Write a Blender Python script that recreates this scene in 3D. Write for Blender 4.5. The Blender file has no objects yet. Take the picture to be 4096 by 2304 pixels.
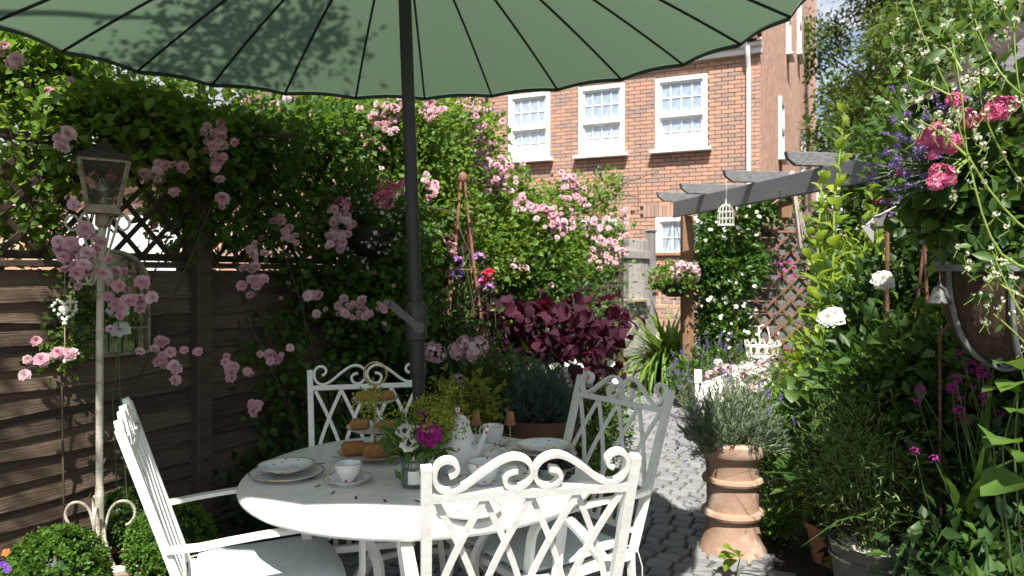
import bpy, math, random
import numpy as np
from mathutils import Vector, Matrix

# ------------------------------------------------------------------ camera, sky, sun, exposure
scene = bpy.context.scene
C = scene.collection
F, HC, VH = 733.0, 1.47, 274.0            # focal length in pixels of a 1024 wide picture, eye height, horizon row
cam_data = bpy.data.cameras.new('camera')
cam = bpy.data.objects.new('camera', cam_data); C.objects.link(cam)
cam.location = (0, 0, HC); cam.rotation_euler = (math.radians(90), 0, 0)
cam_data.sensor_width = 36; cam_data.lens = 36 * F / 1024
cam_data.shift_y = -(288 - VH) / 1024
cam_data.clip_start = .05; cam_data.clip_end = 500
cam_data.dof.use_dof = True; cam_data.dof.focus_distance = 2.5; cam_data.dof.aperture_fstop = 5.0
scene.camera = cam

SUN_TO = Vector((.0, -.67, 1)).normalized()      # towards the sun
elev = math.asin(SUN_TO.z)
azim = math.atan2(SUN_TO.x, SUN_TO.y)
world = bpy.data.worlds.new('World'); scene.world = world; world.use_nodes = True
nt = world.node_tree; nt.nodes.clear()
wo = nt.nodes.new('ShaderNodeOutputWorld'); bg = nt.nodes.new('ShaderNodeBackground')
sky = nt.nodes.new('ShaderNodeTexSky'); sky.sky_type = 'NISHITA'; sky.sun_disc = False
sky.sun_elevation = elev; sky.sun_rotation = azim; sky.air_density = 1.2; sky.dust_density = 1.5
bg.inputs['Strength'].default_value = .068
tc = nt.nodes.new('ShaderNodeTexCoord'); mp = nt.nodes.new('ShaderNodeMapping'); mp.inputs['Scale'].default_value = (1, 1, 2.2)
cn = nt.nodes.new('ShaderNodeTexNoise'); cn.inputs['Scale'].default_value = 3.2; cn.inputs['Detail'].default_value = 8; cn.inputs['Roughness'].default_value = .6
cr = nt.nodes.new('ShaderNodeValToRGB'); cr.color_ramp.elements[0].position = .44; cr.color_ramp.elements[1].position = .66
mx = nt.nodes.new('ShaderNodeMixRGB'); mx.inputs[2].default_value = (9.5, 9.7, 10.0, 1)
nt.links.new(tc.outputs['Generated'], mp.inputs[0]); nt.links.new(mp.outputs[0], cn.inputs['Vector'])
nt.links.new(cn.outputs['Fac'], cr.inputs[0]); nt.links.new(cr.outputs[0], mx.inputs[0]); nt.links.new(sky.outputs[0], mx.inputs[1])
nt.links.new(mx.outputs[0], bg.inputs[0]); nt.links.new(bg.outputs[0], wo.inputs[0])

sd = bpy.data.lights.new('sun', 'SUN'); sd.energy = 5.0; sd.angle = math.radians(.6); sd.color = (1, .955, .88)
sun = bpy.data.objects.new('sun', sd); C.objects.link(sun); sun.location = (-1, -8, 12)
sun.rotation_euler = SUN_TO.to_track_quat('Z', 'Y').to_euler()

vs = scene.view_settings
scene.display_settings.display_device = 'sRGB'
vs.view_transform = 'Standard'; vs.look = 'None'; vs.exposure = 1.0; vs.gamma = 1; vs.use_curve_mapping = False
scene.cycles.use_denoising = True
scene.cycles.max_bounces = 8; scene.cycles.transmission_bounces = 6; scene.cycles.transparent_max_bounces = 8
scene.cycles.caustics_reflective = False; scene.cycles.caustics_refractive = False

# ------------------------------------------------------------------ helpers
rng = np.random.default_rng(7); random.seed(7)
PI = math.pi
GD = Vector((.417, .909, 0)).normalized(); GN = Vector((GD.y, -GD.x, 0))   # along the garden, across it to the path side
GA = math.atan2(GD.y, GD.x); HA = GA - PI / 2
def at(u, v, Y): return Vector(((u - 512) / F * Y, Y, HC - (v - VH) / F * Y))
def a5(x, y, Y): return at(x * .39752, y * .39752, Y)
def U(a, b): return random.uniform(a, b)

class MB:
    def __init__(s): s.v = []; s.f = []
    def add(s, vs, fs):
        b = len(s.v); s.v += [tuple(p) for p in vs]; s.f += [tuple(i + b for i in f) for f in fs]; return s
    def box(s, c, d, rot=None, ch=0.0):
        hx, hy, hz = d[0] / 2, d[1] / 2, d[2] / 2
        if ch <= 0:
            vs = [Vector((x * hx, y * hy, z * hz)) for x in (-1, 1) for y in (-1, 1) for z in (-1, 1)]
            fs = [(0, 1, 3, 2), (4, 6, 7, 5), (0, 4, 5, 1), (2, 3, 7, 6), (0, 2, 6, 4), (1, 5, 7, 3)]
        else:
            vs = []; ix = {}; H = (hx, hy, hz)
            for x in (-1, 1):
                for y in (-1, 1):
                    for z in (-1, 1):
                        for a in range(3):
                            p = [x * H[0], y * H[1], z * H[2]]
                            for k in range(3):
                                if k != a: p[k] -= math.copysign(ch, p[k])
                            ix[(x, y, z, a)] = len(vs); vs.append(Vector(p))
            fs = []
            for a in range(3):
                b, c2 = (a + 1) % 3, (a + 2) % 3
                for sgn in (-1, 1):
                    q = []
                    for (e, g) in ((-1, -1), (1, -1), (1, 1), (-1, 1)):
                        k = [0, 0, 0]; k[a] = sgn; k[b] = e; k[c2] = g; q.append(ix[(*k, a)])
                    fs.append(tuple(q if sgn > 0 else q[::-1]))
                for e in (-1, 1):
                    for g in (-1, 1):
                        k0 = [0, 0, 0]; k1 = [0, 0, 0]
                        k0[a] = -1; k1[a] = 1; k0[b] = k1[b] = e; k0[c2] = k1[c2] = g
                        q = (ix[(*k0, b)], ix[(*k1, b)], ix[(*k1, c2)], ix[(*k0, c2)])
                        fs.append(q if e * g > 0 else q[::-1])
            for x in (-1, 1):
                for y in (-1, 1):
                    for z in (-1, 1):
                        q = (ix[(x, y, z, 0)], ix[(x, y, z, 1)], ix[(x, y, z, 2)])
                        fs.append(q if x * y * z > 0 else q[::-1])
        if rot is not None: vs = [rot @ p for p in vs]
        c = Vector(c)
        return s.add([p + c for p in vs], fs)
    def beam(s, a, b, w, h, up=(0, 0, 1), ch=0.0):
        a, b = Vector(a), Vector(b); x = (b - a); L = x.length; x = x.normalized()
        z = Vector(up); y = z.cross(x)
        if y.length < 1e-4: y = Vector((0, 1, 0)).cross(x)
        y.normalize(); z = x.cross(y)
        return s.box((a + b) / 2, (L, w, h), Matrix((x, y, z)).transposed(), ch)
    def bar(s, path, w, h, n):                       # flat bar along a curve lying in the plane with normal n
        P = [Vector(p) for p in path]; n = Vector(n).normalized(); vs = []; m = len(P)
        for i, p in enumerate(P):
            t = (P[min(i + 1, m - 1)] - P[max(i - 1, 0)]).normalized(); k = t.cross(n).normalized()
            for e, g in ((-1, -1), (1, -1), (1, 1), (-1, 1)): vs.append(p + k * (e * w / 2) + n * (g * h / 2))
        fs = [(3, 2, 1, 0), tuple(4 * (m - 1) + q for q in range(4))]
        for i in range(m - 1):
            for q in range(4):
                r = (q + 1) % 4; fs.append((4 * i + q, 4 * i + r, 4 * i + 4 + r, 4 * i + 4 + q))
        return s.add(vs, fs)
    def tube(s, path, r, sides=8):
        P = [Vector(p) for p in path]; m = len(P); R = r if isinstance(r, (list, tuple)) else [r] * m
        t0 = (P[1] - P[0]).normalized(); k = t0.orthogonal().normalized(); vs = []
        for i, p in enumerate(P):
            t = (P[min(i + 1, m - 1)] - P[max(i - 1, 0)])
            t = t.normalized() if t.length > 1e-9 else t0
            k = (k - t * k.dot(t)); k = k.normalized() if k.length > 1e-6 else t.orthogonal().normalized(); b = t.cross(k)
            for q in range(sides):
                a = 2 * PI * q / sides; vs.append(p + (k * math.cos(a) + b * math.sin(a)) * R[i])
        fs = [tuple(range(sides))[::-1], tuple(sides * (m - 1) + q for q in range(sides))]
        for i in range(m - 1):
            for q in range(sides):
                r2 = (q + 1) % sides; fs.append((sides * i + q, sides * i + r2, sides * i + sides + r2, sides * i + sides + q))
        return s.add(vs, fs)
    def lathe(s, prof, seg=32, c=(0, 0, 0), wob=0.0):
        c = Vector(c); vs = []; fs = []; m = len(prof)
        for (r, z) in prof:
            for q in range(seg):
                a = 2 * PI * q / seg; rr = r * (1 + wob * math.sin(a * 3 + z * 9)); vs.append(c + Vector((rr * math.cos(a), rr * math.sin(a), z)))
        for i in range(m - 1):
            for q in range(seg):
                r2 = (q + 1) % seg; fs.append((seg * i + q, seg * i + r2, seg * i + seg + r2, seg * i + seg + q))
        return s.add(vs, fs)
    def blob(s, c, r, seg=8, rings=5, jit=0.0):
        prof = []
        for i in range(rings + 1):
            a = -PI / 2 + PI * i / rings; prof.append((max(1e-4, math.cos(a)), math.sin(a)))
        r = r if isinstance(r, (tuple, list, Vector)) else (r, r, r); b = len(s.v)
        s.lathe(prof, seg)
        for i in range(b, len(s.v)):
            j = 1 + U(-jit, jit); p = s.v[i]; s.v[i] = (c[0] + p[0] * r[0] * j, c[1] + p[1] * r[1] * j, c[2] + p[2] * r[2] * j)
        return s
    def mesh(s, name, smooth=False, sharp=35):
        me = bpy.data.meshes.new(name); me.from_pydata(s.v, [], s.f)
        if smooth:
            me.polygons.foreach_set('use_smooth', [True] * len(me.polygons))
            try: me.set_sharp_from_angle(angle=math.radians(sharp))
            except Exception: pass
        return me
    def build(s, name, mat, parent=None, smooth=False, sharp=35, loc=None, kind=None):
        return link(s.mesh(name, smooth, sharp), name, mat, parent, loc, kind)

def link(me, name, mat, parent=None, loc=None, kind=None, rot=None, scale=None):
    if mat is not None and not len(me.materials): me.materials.append(mat)
    o = bpy.data.objects.new(name, me); C.objects.link(o)
    if parent is not None: o.parent = parent
    if loc is not None: o.location = loc
    if rot is not None: o.rotation_euler = rot
    if scale is not None: o.scale = scale if isinstance(scale, (tuple, list)) else (scale,) * 3
    if kind: o['kind'] = kind
    return o
def tag(o, label=None, cat=None, group=None, kind=None):
    if label: o['label'] = label
    if cat: o['category'] = cat
    if group: o['group'] = group
    if kind: o['kind'] = kind
    return o
def thing(name, label, cat, loc=(0, 0, 0), rz=0.0, group=None):
    o = bpy.data.objects.new(name, None); C.objects.link(o); o.empty_display_size = .1
    o.location = loc; o.rotation_euler = (0, 0, rz)
    return tag(o, label, cat, group)
def copy_tree(o, parent=None):
    c = o.copy(); C.objects.link(c)
    if parent is not None: c.parent = parent
    for ch in list(o.children): copy_tree(ch, c)
    return c

# ---------- materials
def nodes(name):
    m = bpy.data.materials.new(name); m.use_nodes = True; t = m.node_tree; t.nodes.clear()
    out = t.nodes.new('ShaderNodeOutputMaterial'); b = t.nodes.new('ShaderNodeBsdfPrincipled')
    t.links.new(b.outputs[0], out.inputs[0]); return m, t, b, out
def N(t, kind, **kw):
    n = t.nodes.new(kind)
    for k, v in kw.items():
        if k in n.inputs: n.inputs[k].default_value = v
        else: setattr(n, k, v)
    return n
def ramp(t, stops):
    r = t.nodes.new('ShaderNodeValToRGB'); e = r.color_ramp.elements
    while len(e) < len(stops): e.new(.5)
    for i, (p, c) in enumerate(stops): e[i].position = p; e[i].color = (*c, 1)
    return r
def mat(name, c1, c2=None, rough=.6, scale=8.0, detail=6, stretch=(1, 1, 1), bump=.0, bscale=None, metal=0.0, spec=.5, island=0.0, lo=.35, hi=.65, c3=None):
    """Noise between two or three colours, optional per-piece variation and relief."""
    m, t, b, out = nodes(name)
    tcn = N(t, 'ShaderNodeTexCoord'); mpn = N(t, 'ShaderNodeMapping'); mpn.inputs['Scale'].default_value = stretch
    t.links.new(tcn.outputs['Object'], mpn.inputs[0])
    ns = N(t, 'ShaderNodeTexNoise', Scale=scale, Detail=detail, Roughness=.6); t.links.new(mpn.outputs[0], ns.inputs['Vector'])
    c2 = c2 or tuple(x * .8 for x in c1)
    st = [(lo, c1), (hi, c2)] if c3 is None else [(lo, c1), (lo * .55 + hi * .45, c2), (hi * .88, c3)]
    r = ramp(t, st)
    fac = ns.outputs['Fac']
    if island:
        g = N(t, 'ShaderNodeNewGeometry'); oi = N(t, 'ShaderNodeObjectInfo')
        ad = N(t, 'ShaderNodeMath', operation='ADD'); t.links.new(g.outputs['Random Per Island'], ad.inputs[0]); t.links.new(oi.outputs['Random'], ad.inputs[1])
        fr = N(t, 'ShaderNodeMath', operation='FRACT'); t.links.new(ad.outputs[0], fr.inputs[0])
        mxn = N(t, 'ShaderNodeMix'); mxn.inputs[0].default_value = island
        t.links.new(fac, mxn.inputs[2]); t.links.new(fr.outputs[0], mxn.inputs[3]); fac = mxn.outputs[0]
    t.links.new(fac, r.inputs[0]); t.links.new(r.outputs[0], b.inputs['Base Color'])
    b.inputs['Roughness'].default_value = rough; b.inputs['Metallic'].default_value = metal; b.inputs['Specular IOR Level'].default_value = spec
    if bump:
        n2 = N(t, 'ShaderNodeTexNoise', Scale=bscale or scale * 4, Detail=5); t.links.new(mpn.outputs[0], n2.inputs['Vector'])
        bp = N(t, 'ShaderNodeBump', Strength=bump, Distance=.01); t.links.new(n2.outputs['Fac'], bp.inputs['Height']); t.links.new(bp.outputs[0], b.inputs['Normal'])
    return m
def leafmat(name, c1, c2, tr=None, trf=.35, rough=.45, c3=None, spec=.35):
    m, t, b, out = nodes(name)
    g = N(t, 'ShaderNodeNewGeometry'); oi = N(t, 'ShaderNodeObjectInfo')
    ad = N(t, 'ShaderNodeMath', operation='ADD'); t.links.new(g.outputs['Random Per Island'], ad.inputs[0]); t.links.new(oi.outputs['Random'], ad.inputs[1])
    fr = N(t, 'ShaderNodeMath', operation='FRACT'); t.links.new(ad.outputs[0], fr.inputs[0])
    r = ramp(t, [(0, c1), (1, c2)] if c3 is None else [(0, c1), (.75, c2), (1, c3)])
    t.links.new(fr.outputs[0], r.inputs[0]); t.links.new(r.outputs[0], b.inputs['Base Color'])
    b.inputs['Roughness'].default_value = rough; b.inputs['Specular IOR Level'].default_value = spec
    tl = N(t, 'ShaderNodeBsdfTranslucent')
    if tr: tl.inputs['Color'].default_value = (*tr, 1)
    else: t.links.new(r.outputs[0], tl.inputs['Color'])
    ms = N(t, 'ShaderNodeMixShader'); ms.inputs[0].default_value = trf
    t.links.new(b.outputs[0], ms.inputs[1]); t.links.new(tl.outputs[0], ms.inputs[2]); t.links.new(ms.outputs[0], out.inputs[0])
    return m

M = {}
M['white'] = mat('white_paint', (.80, .785, .74), (.72, .70, .65), .38, 26, bump=.12, bscale=60, lo=.42, hi=.90, c3=(.56, .49, .40))
M['white_old'] = mat('chalky_white_paint', (.74, .72, .66), (.55, .50, .42), .5, 22, bump=.15, lo=.5, hi=.75)
M['cream'] = mat('cream_paint_flaking', (.60, .56, .46), (.30, .22, .13), .55, 26, bump=.3, lo=.52, hi=.72)
M['lantern'] = mat('dull_cream_lantern', (.34, .28, .20), (.14, .10, .065), .6, 30, bump=.3, lo=.45, hi=.7)
M['fence'] = mat('brown_fence_timber', (.20, .14, .095), (.11, .075, .052), .85, 4, stretch=(1.0, 9, 22), bump=.9, bscale=10, island=.3, lo=.2, hi=.85, c3=(.045, .03, .022))
M['trellis'] = mat('dark_trellis_timber', (.06, .038, .026), (.03, .02, .014), .85, 20, bump=.3)
M['pergola'] = mat('grey_weathered_timber', (.24, .232, .235), (.10, .097, .10), .8, 6, stretch=(2, 14, 14), bump=.5, bscale=16, lo=.3, hi=.7)
M['post'] = mat('brown_post_timber', (.30, .17, .09), (.16, .085, .05), .8, 6, stretch=(10, 10, 1.5), bump=.4, bscale=14)
M['gate'] = mat('silver_grey_gate_timber', (.42, .40, .37), (.20, .19, .18), .85, 5, stretch=(9, 9, 1), bump=.4, bscale=12, island=.3)
M['shed'] = mat('dark_shed_timber', (.085, .055, .038), (.04, .027, .02), .8, 6, stretch=(1.5, 9, 14), bump=.4, island=.3)
M['brick'] = mat('red_brick', (.52, .285, .19), (.44, .26, .19), .85, 30, bump=.35, bscale=90, island=.8, lo=.05, hi=.97, c3=(.31, .22, .185))
M['mortar'] = mat('lime_mortar', (.66, .56, .48), (.54, .46, .39), .95, 20, bump=.3)
M['cobble'] = mat('grey_sett', (.25, .247, .25), (.15, .15, .158), .8, 30, bump=.35, bscale=70, island=.6, lo=.1, hi=.9)
M['joint'] = mat('mossy_joint_sand', (.16, .17, .085), (.085, .13, .03), .95, 18, bump=.6)
M['soil'] = mat('dark_garden_soil', (.045, .032, .022), (.022, .016, .011), .95, 14, bump=.8)
M['terra'] = mat('terracotta', (.44, .20, .11), (.33, .145, .08), .8, 9, bump=.15, bscale=60)
M['terra_pale'] = mat('weathered_buff_terracotta', (.42, .275, .195), (.34, .215, .15), .8, 6, bump=.25, bscale=40, c3=(.50, .39, .30), lo=.3, hi=.75)
M['terra_dark'] = mat('dull_dark_terracotta', (.16, .075, .045), (.10, .05, .032), .85, 9, bump=.2)
M['rust'] = mat('rusty_iron', (.30, .13, .075), (.14, .07, .05), .8, 40, bump=.4)
M['dark_metal'] = mat('charcoal_pole_paint', (.028, .027, .026), (.02, .02, .02), .42, 10)
M['crank'] = mat('dark_grey_crank', (.09, .09, .085), (.06, .06, .058), .5, 12)
M['grey_metal'] = mat('grey_zinc', (.26, .27, .27), (.15, .155, .155), .55, 12, metal=.3)
M['olive_pot'] = mat('olive_grey_glaze', (.105, .105, .08), (.075, .077, .06), .6, 10)
M['coco'] = mat('coir_liner', (.085, .05, .028), (.035, .022, .014), .95, 30, stretch=(1, 1, .25), bump=1.0, bscale=60)
M['black'] = mat('black_plastic', (.014, .013, .012), None, .55, 6)
M['upvc'] = mat('white_window_paint', (.82, .82, .80), (.76, .76, .74), .35, 4)
M['rooftile'] = mat('brown_roof_tile', (.17, .085, .06), (.09, .05, .04), .85, 12, bump=.3, island=.6)
M['slate'] = mat('pale_grey_slate', (.20, .21, .235), (.14, .15, .17), .6, 5, island=.5)
M['stone'] = mat('pale_sill_stone', (.55, .52, .47), (.42, .39, .34), .85, 12, bump=.3)
M['cushion'] = mat('pale_blue_cushion', (.55, .62, .62), (.48, .55, .56), .9, 30, bump=.25, bscale=250)
M['rope'] = mat('pale_cotton_rope', (.62, .57, .48), (.45, .40, .33), .95, 60, bump=.5)
M['flag'] = mat('pale_cotton_flag', (.62, .62, .60), (.50, .50, .49), .9, 20)
M['cake'] = mat('golden_sponge', (.42, .21, .075), (.27, .11, .04), .9, 45, bump=.6)
M['jam'] = mat('red_berries', (.30, .012, .015), (.16, .006, .01), .3, 30)
M['berry'] = mat('blackberries', (.02, .008, .014), (.008, .004, .008), .3, 60, bump=.5)
M['gold'] = mat('gilt_rim', (.52, .36, .16), (.40, .26, .10), .35, 10, metal=.7)
M['card'] = mat('paper_label', (.72, .70, .66), (.5, .5, .55), .8, 40, stretch=(1, 1, 3), lo=.62, hi=.64)
M['bark'] = mat('brown_bark', (.12, .09, .065), (.05, .038, .028), .9, 14, stretch=(1, 1, .3), bump=.8)
M['stem'] = mat('green_stem', (.10, .17, .04), (.07, .11, .03), .6, 10)
M['stem_lime'] = mat('lime_green_stem', (.26, .36, .07), (.18, .27, .05), .6, 10)
M['stem_brown'] = mat('woody_stem', (.09, .065, .04), (.05, .04, .025), .85, 14)
M['render_white'] = mat('white_wall_render', (.78, .78, .76), (.68, .68, .66), .9, 6)
M['wood_pale'] = mat('pale_bleached_wood', (.50, .38, .27), (.34, .25, .17), .8, 8, stretch=(2, 8, 8), bump=.3)

def glassmat(name, tint=(1, 1, 1), rough=0.0, dark=None):
    m, t, b, out = nodes(name); b.inputs['Base Color'].default_value = (*tint, 1)
    b.inputs['Transmission Weight'].default_value = 1; b.inputs['Roughness'].default_value = rough; b.inputs['IOR'].default_value = 1.45
    return m
def panemat(name, col, rough=.04):
    m, t, b, out = nodes(name)
    n = N(t, 'ShaderNodeTexNoise', Scale=1.2, Detail=2); r = ramp(t, [(.35, col), (.65, tuple(x * .6 for x in col))]); t.links.new(n.outputs['Fac'], r.inputs[0]); t.links.new(r.outputs[0], b.inputs['Base Color'])
    b.inputs['Roughness'].default_value = rough; b.inputs['Specular IOR Level'].default_value = 1.0; b.inputs['IOR'].default_value = 1.8
    return m
def thin_glass(name, tint=(.85, .9, .88), gl=.12):
    m, t, b, out = nodes(name); t.nodes.remove(b)
    tr = N(t, 'ShaderNodeBsdfTransparent'); tr.inputs[0].default_value = (*tint, 1); g = N(t, 'ShaderNodeBsdfGlossy'); g.inputs['Roughness'].default_value = .02
    ms = N(t, 'ShaderNodeMixShader'); ms.inputs[0].default_value = gl
    t.links.new(tr.outputs[0], ms.inputs[1]); t.links.new(g.outputs[0], ms.inputs[2]); t.links.new(ms.outputs[0], out.inputs[0]); return m
M['pane'] = panemat('window_glass', (.40, .48, .58))  # sky reflection is put into the panes' pale blue base colour
M['net'] = mat('net_curtain_behind_glass', (.62, .64, .64), (.50, .52, .53), .25, 10, stretch=(8, 8, .5))
M['glass'] = thin_glass('clear_jar_glass', (.80, .86, .84), .14)
M['lantern_glass'] = thin_glass('sooty_lantern_glass', (.72, .69, .64), .06)
def mirrormat():
    m, t, b, out = nodes('aged_mirror'); b.inputs['Base Color'].default_value = (.62, .62, .60, 1); b.inputs['Metallic'].default_value = 1; b.inputs['Roughness'].default_value = .06
    n = N(t, 'ShaderNodeTexNoise', Scale=25, Detail=4); r = ramp(t, [(.4, (.03, .03, .03)), (.8, (.35, .35, .35))]); t.links.new(n.outputs['Fac'], r.inputs[0]); t.links.new(r.outputs[0], b.inputs['Roughness']); return m
M['mirror'] = mirrormat()
def chinamat():
    m, t, b, out = nodes('floral_china'); tcn = N(t, 'ShaderNodeTexCoord')
    vo = N(t, 'ShaderNodeTexVoronoi', Scale=34.0); vo.inputs['Randomness'].default_value = .9; t.links.new(tcn.outputs['Object'], vo.inputs['Vector'])
    r = ramp(t, [(0, (.42, .06, .12)), (.12, (.55, .2, .24)), (.165, (.2, .27, .15)), (.19, (.78, .78, .78))]); r.color_ramp.interpolation = 'CONSTANT'
    t.links.new(vo.outputs['Distance'], r.inputs[0]); t.links.new(r.outputs[0], b.inputs['Base Color'])
    b.inputs['Roughness'].default_value = .12; return m
M['china'] = chinamat()
def canopymat():
    m, t, b, out = nodes('sage_green_canopy_cloth'); tcn = N(t, 'ShaderNodeTexCoord')
    n = N(t, 'ShaderNodeTexNoise', Scale=3.0, Detail=6); t.links.new(tcn.outputs['Object'], n.inputs['Vector'])
    r = ramp(t, [(.3, (.115, .17, .115)), (.7, (.13, .188, .13))]); t.links.new(n.outputs['Fac'], r.inputs[0])
    t.links.new(r.outputs[0], b.inputs['Base Color']); b.inputs['Roughness'].default_value = .9; b.inputs['Specular IOR Level'].default_value = .1
    wv = N(t, 'ShaderNodeTexNoise', Scale=180.0, Detail=2); t.links.new(tcn.outputs['Object'], wv.inputs['Vector'])
    bp = N(t, 'ShaderNodeBump', Strength=.15, Distance=.002); t.links.new(wv.outputs['Fac'], bp.inputs['Height']); t.links.new(bp.outputs[0], b.inputs['Normal'])
    tl = N(t, 'ShaderNodeBsdfTranslucent'); tl.inputs['Color'].default_value = (.108, .162, .102, 1)
    ms = N(t, 'ShaderNodeMixShader'); ms.inputs[0].default_value = .5
    t.links.new(b.outputs[0], ms.inputs[1]); t.links.new(tl.outputs[0], ms.inputs[2]); t.links.new(ms.outputs[0], out.inputs[0]); return m
M['canopy'] = canopymat()
M['hem'] = mat('dark_green_hem', (.075, .11, .08), (.06, .09, .065), .9, 20)
def brickwall(name, axes=('X', 'Z')):
    m, t, b, out = nodes(name); tcn = N(t, 'ShaderNodeTexCoord'); sp = N(t, 'ShaderNodeSeparateXYZ'); cb = N(t, 'ShaderNodeCombineXYZ')
    t.links.new(tcn.outputs['Object'], sp.inputs[0]); t.links.new(sp.outputs[axes[0]], cb.inputs[0]); t.links.new(sp.outputs[axes[1]], cb.inputs[1])
    bk = N(t, 'ShaderNodeTexBrick', Scale=1.0); bk.inputs['Brick Width'].default_value = .235; bk.inputs['Row Height'].default_value = .075; bk.inputs['Mortar Size'].default_value = .010
    bk.inputs['Color1'].default_value = (.66, .33, .22, 1); bk.inputs['Color2'].default_value = (.45, .25, .19, 1); bk.inputs['Mortar'].default_value = (.70, .6, .5, 1); bk.inputs['Bias'].default_value = .0
    t.links.new(cb.outputs[0], bk.inputs['Vector'])
    nz = N(t, 'ShaderNodeTexNoise', Scale=3.5, Detail=9, Roughness=.75); t.links.new(tcn.outputs['Object'], nz.inputs['Vector']); rr = ramp(t, [(.35, (.75, .68, .66)), (.65, (1.4, 1.3, 1.25))]); t.links.new(nz.outputs['Fac'], rr.inputs[0])
    mm = N(t, 'ShaderNodeMixRGB', blend_type='MULTIPLY'); mm.inputs[0].default_value = 1; t.links.new(bk.outputs['Color'], mm.inputs[1]); t.links.new(rr.outputs[0], mm.inputs[2]); t.links.new(mm.outputs[0], b.inputs['Base Color']); b.inputs['Roughness'].default_value = .9
    bp = N(t, 'ShaderNodeBump', Strength=.4, Distance=.01); bp.invert = True; t.links.new(bk.outputs['Fac'], bp.inputs['Height']); t.links.new(bp.outputs[0], b.inputs['Normal']); return m
M['brick_x'] = brickwall('brickwork_front'); M['brick_y'] = brickwall('brickwork_side', ('Y', 'Z'))

G = {}
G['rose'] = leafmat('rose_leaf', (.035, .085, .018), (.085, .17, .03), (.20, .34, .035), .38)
G['rose_lime'] = leafmat('young_rose_leaf', (.075, .15, .022), (.15, .25, .04), (.30, .44, .05), .42)
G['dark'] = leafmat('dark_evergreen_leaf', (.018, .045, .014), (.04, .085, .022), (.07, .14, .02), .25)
G['mid'] = leafmat('mid_green_leaf', (.035, .085, .02), (.085, .155, .032), (.16, .28, .035), .33)
G['laurel'] = leafmat('glossy_laurel_leaf', (.10, .18, .025), (.24, .34, .045), (.40, .54, .055), .42, .4, c3=(.34, .38, .06))
G['box'] = leafmat('box_leaf', (.055, .13, .02), (.12, .23, .03), (.20, .36, .03), .32, .4)
G['lav_leaf'] = leafmat('lavender_leaf', (.12, .175, .10), (.26, .32, .20), (.22, .30, .16), .25, .8)
G['lav_dark'] = leafmat('blue_green_lavender_leaf', (.06, .10, .075), (.115, .165, .125), (.10, .16, .10), .2, .8)
G['lav_flower'] = leafmat('lavender_flower', (.15, .08, .36), (.34, .22, .58), (.35, .22, .58), .3, .8)
G['fine'] = leafmat('fine_grey_green_leaf', (.09, .15, .045), (.20, .27, .08), (.24, .34, .07), .35, .6)
G['strap'] = leafmat('strappy_leaf', (.09, .19, .03), (.22, .34, .06), (.34, .50, .07), .38, .35)
G['strap_dark'] = leafmat('dark_strappy_leaf', (.025, .065, .014), (.06, .12, .025), (.12, .22, .03), .3, .35)
G['purple'] = leafmat('maroon_heart_leaf', (.022, .009, .018), (.075, .018, .034), (.17, .014, .035), .25, .7, spec=.15)
G['tree'] = leafmat('tree_leaf', (.035, .075, .016), (.10, .155, .036), (.18, .28, .04), .33)
G['jasmine'] = leafmat('jasmine_leaf', (.03, .085, .016), (.09, .18, .028), (.16, .32, .03), .3, .3)
G['lime'] = leafmat('lime_foam_flower', (.17, .20, .03), (.32, .33, .05), (.36, .40, .06), .35, .8)
G['pink'] = leafmat('pale_pink_petal', (.62, .32, .40), (.78, .52, .57), (.80, .45, .52), .3, .7)
G['pinkpale'] = leafmat('blush_petal', (.72, .45, .52), (.84, .66, .68), (.84, .58, .62), .3, .7)
G['hot'] = leafmat('hot_pink_petal', (.78, .13, .36), (.88, .38, .56), (.88, .30, .52), .3, .6)
G['magenta'] = leafmat('magenta_petal', (.30, .01, .20), (.48, .03, .30), (.5, .03, .32), .3, .6)
G['whitef'] = leafmat('white_petal', (.74, .73, .66), (.82, .81, .76), (.8, .8, .7), .25, .7)
G['cream'] = leafmat('creamy_elder_floret', (.62, .62, .44), (.80, .79, .66), (.7, .72, .45), .3, .7)
G['red'] = leafmat('crimson_petal', (.42, .006, .03), (.58, .02, .06), (.6, .02, .06), .3, .6)
G['violet'] = leafmat('violet_petal', (.10, .03, .30), (.22, .08, .46), (.25, .08, .5), .3, .6)
G['mauve'] = leafmat('mauve_petal', (.40, .17, .50), (.58, .30, .64), (.6, .3, .65), .3, .6)
G['orange'] = leafmat('orange_petal', (.7, .16, .02), (.8, .25, .04), (.8, .25, .04), .3, .6)
G['big'] = leafmat('broad_green_leaf', (.06, .13, .025), (.10, .18, .035), (.18, .30, .04), .3, .4)

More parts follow.
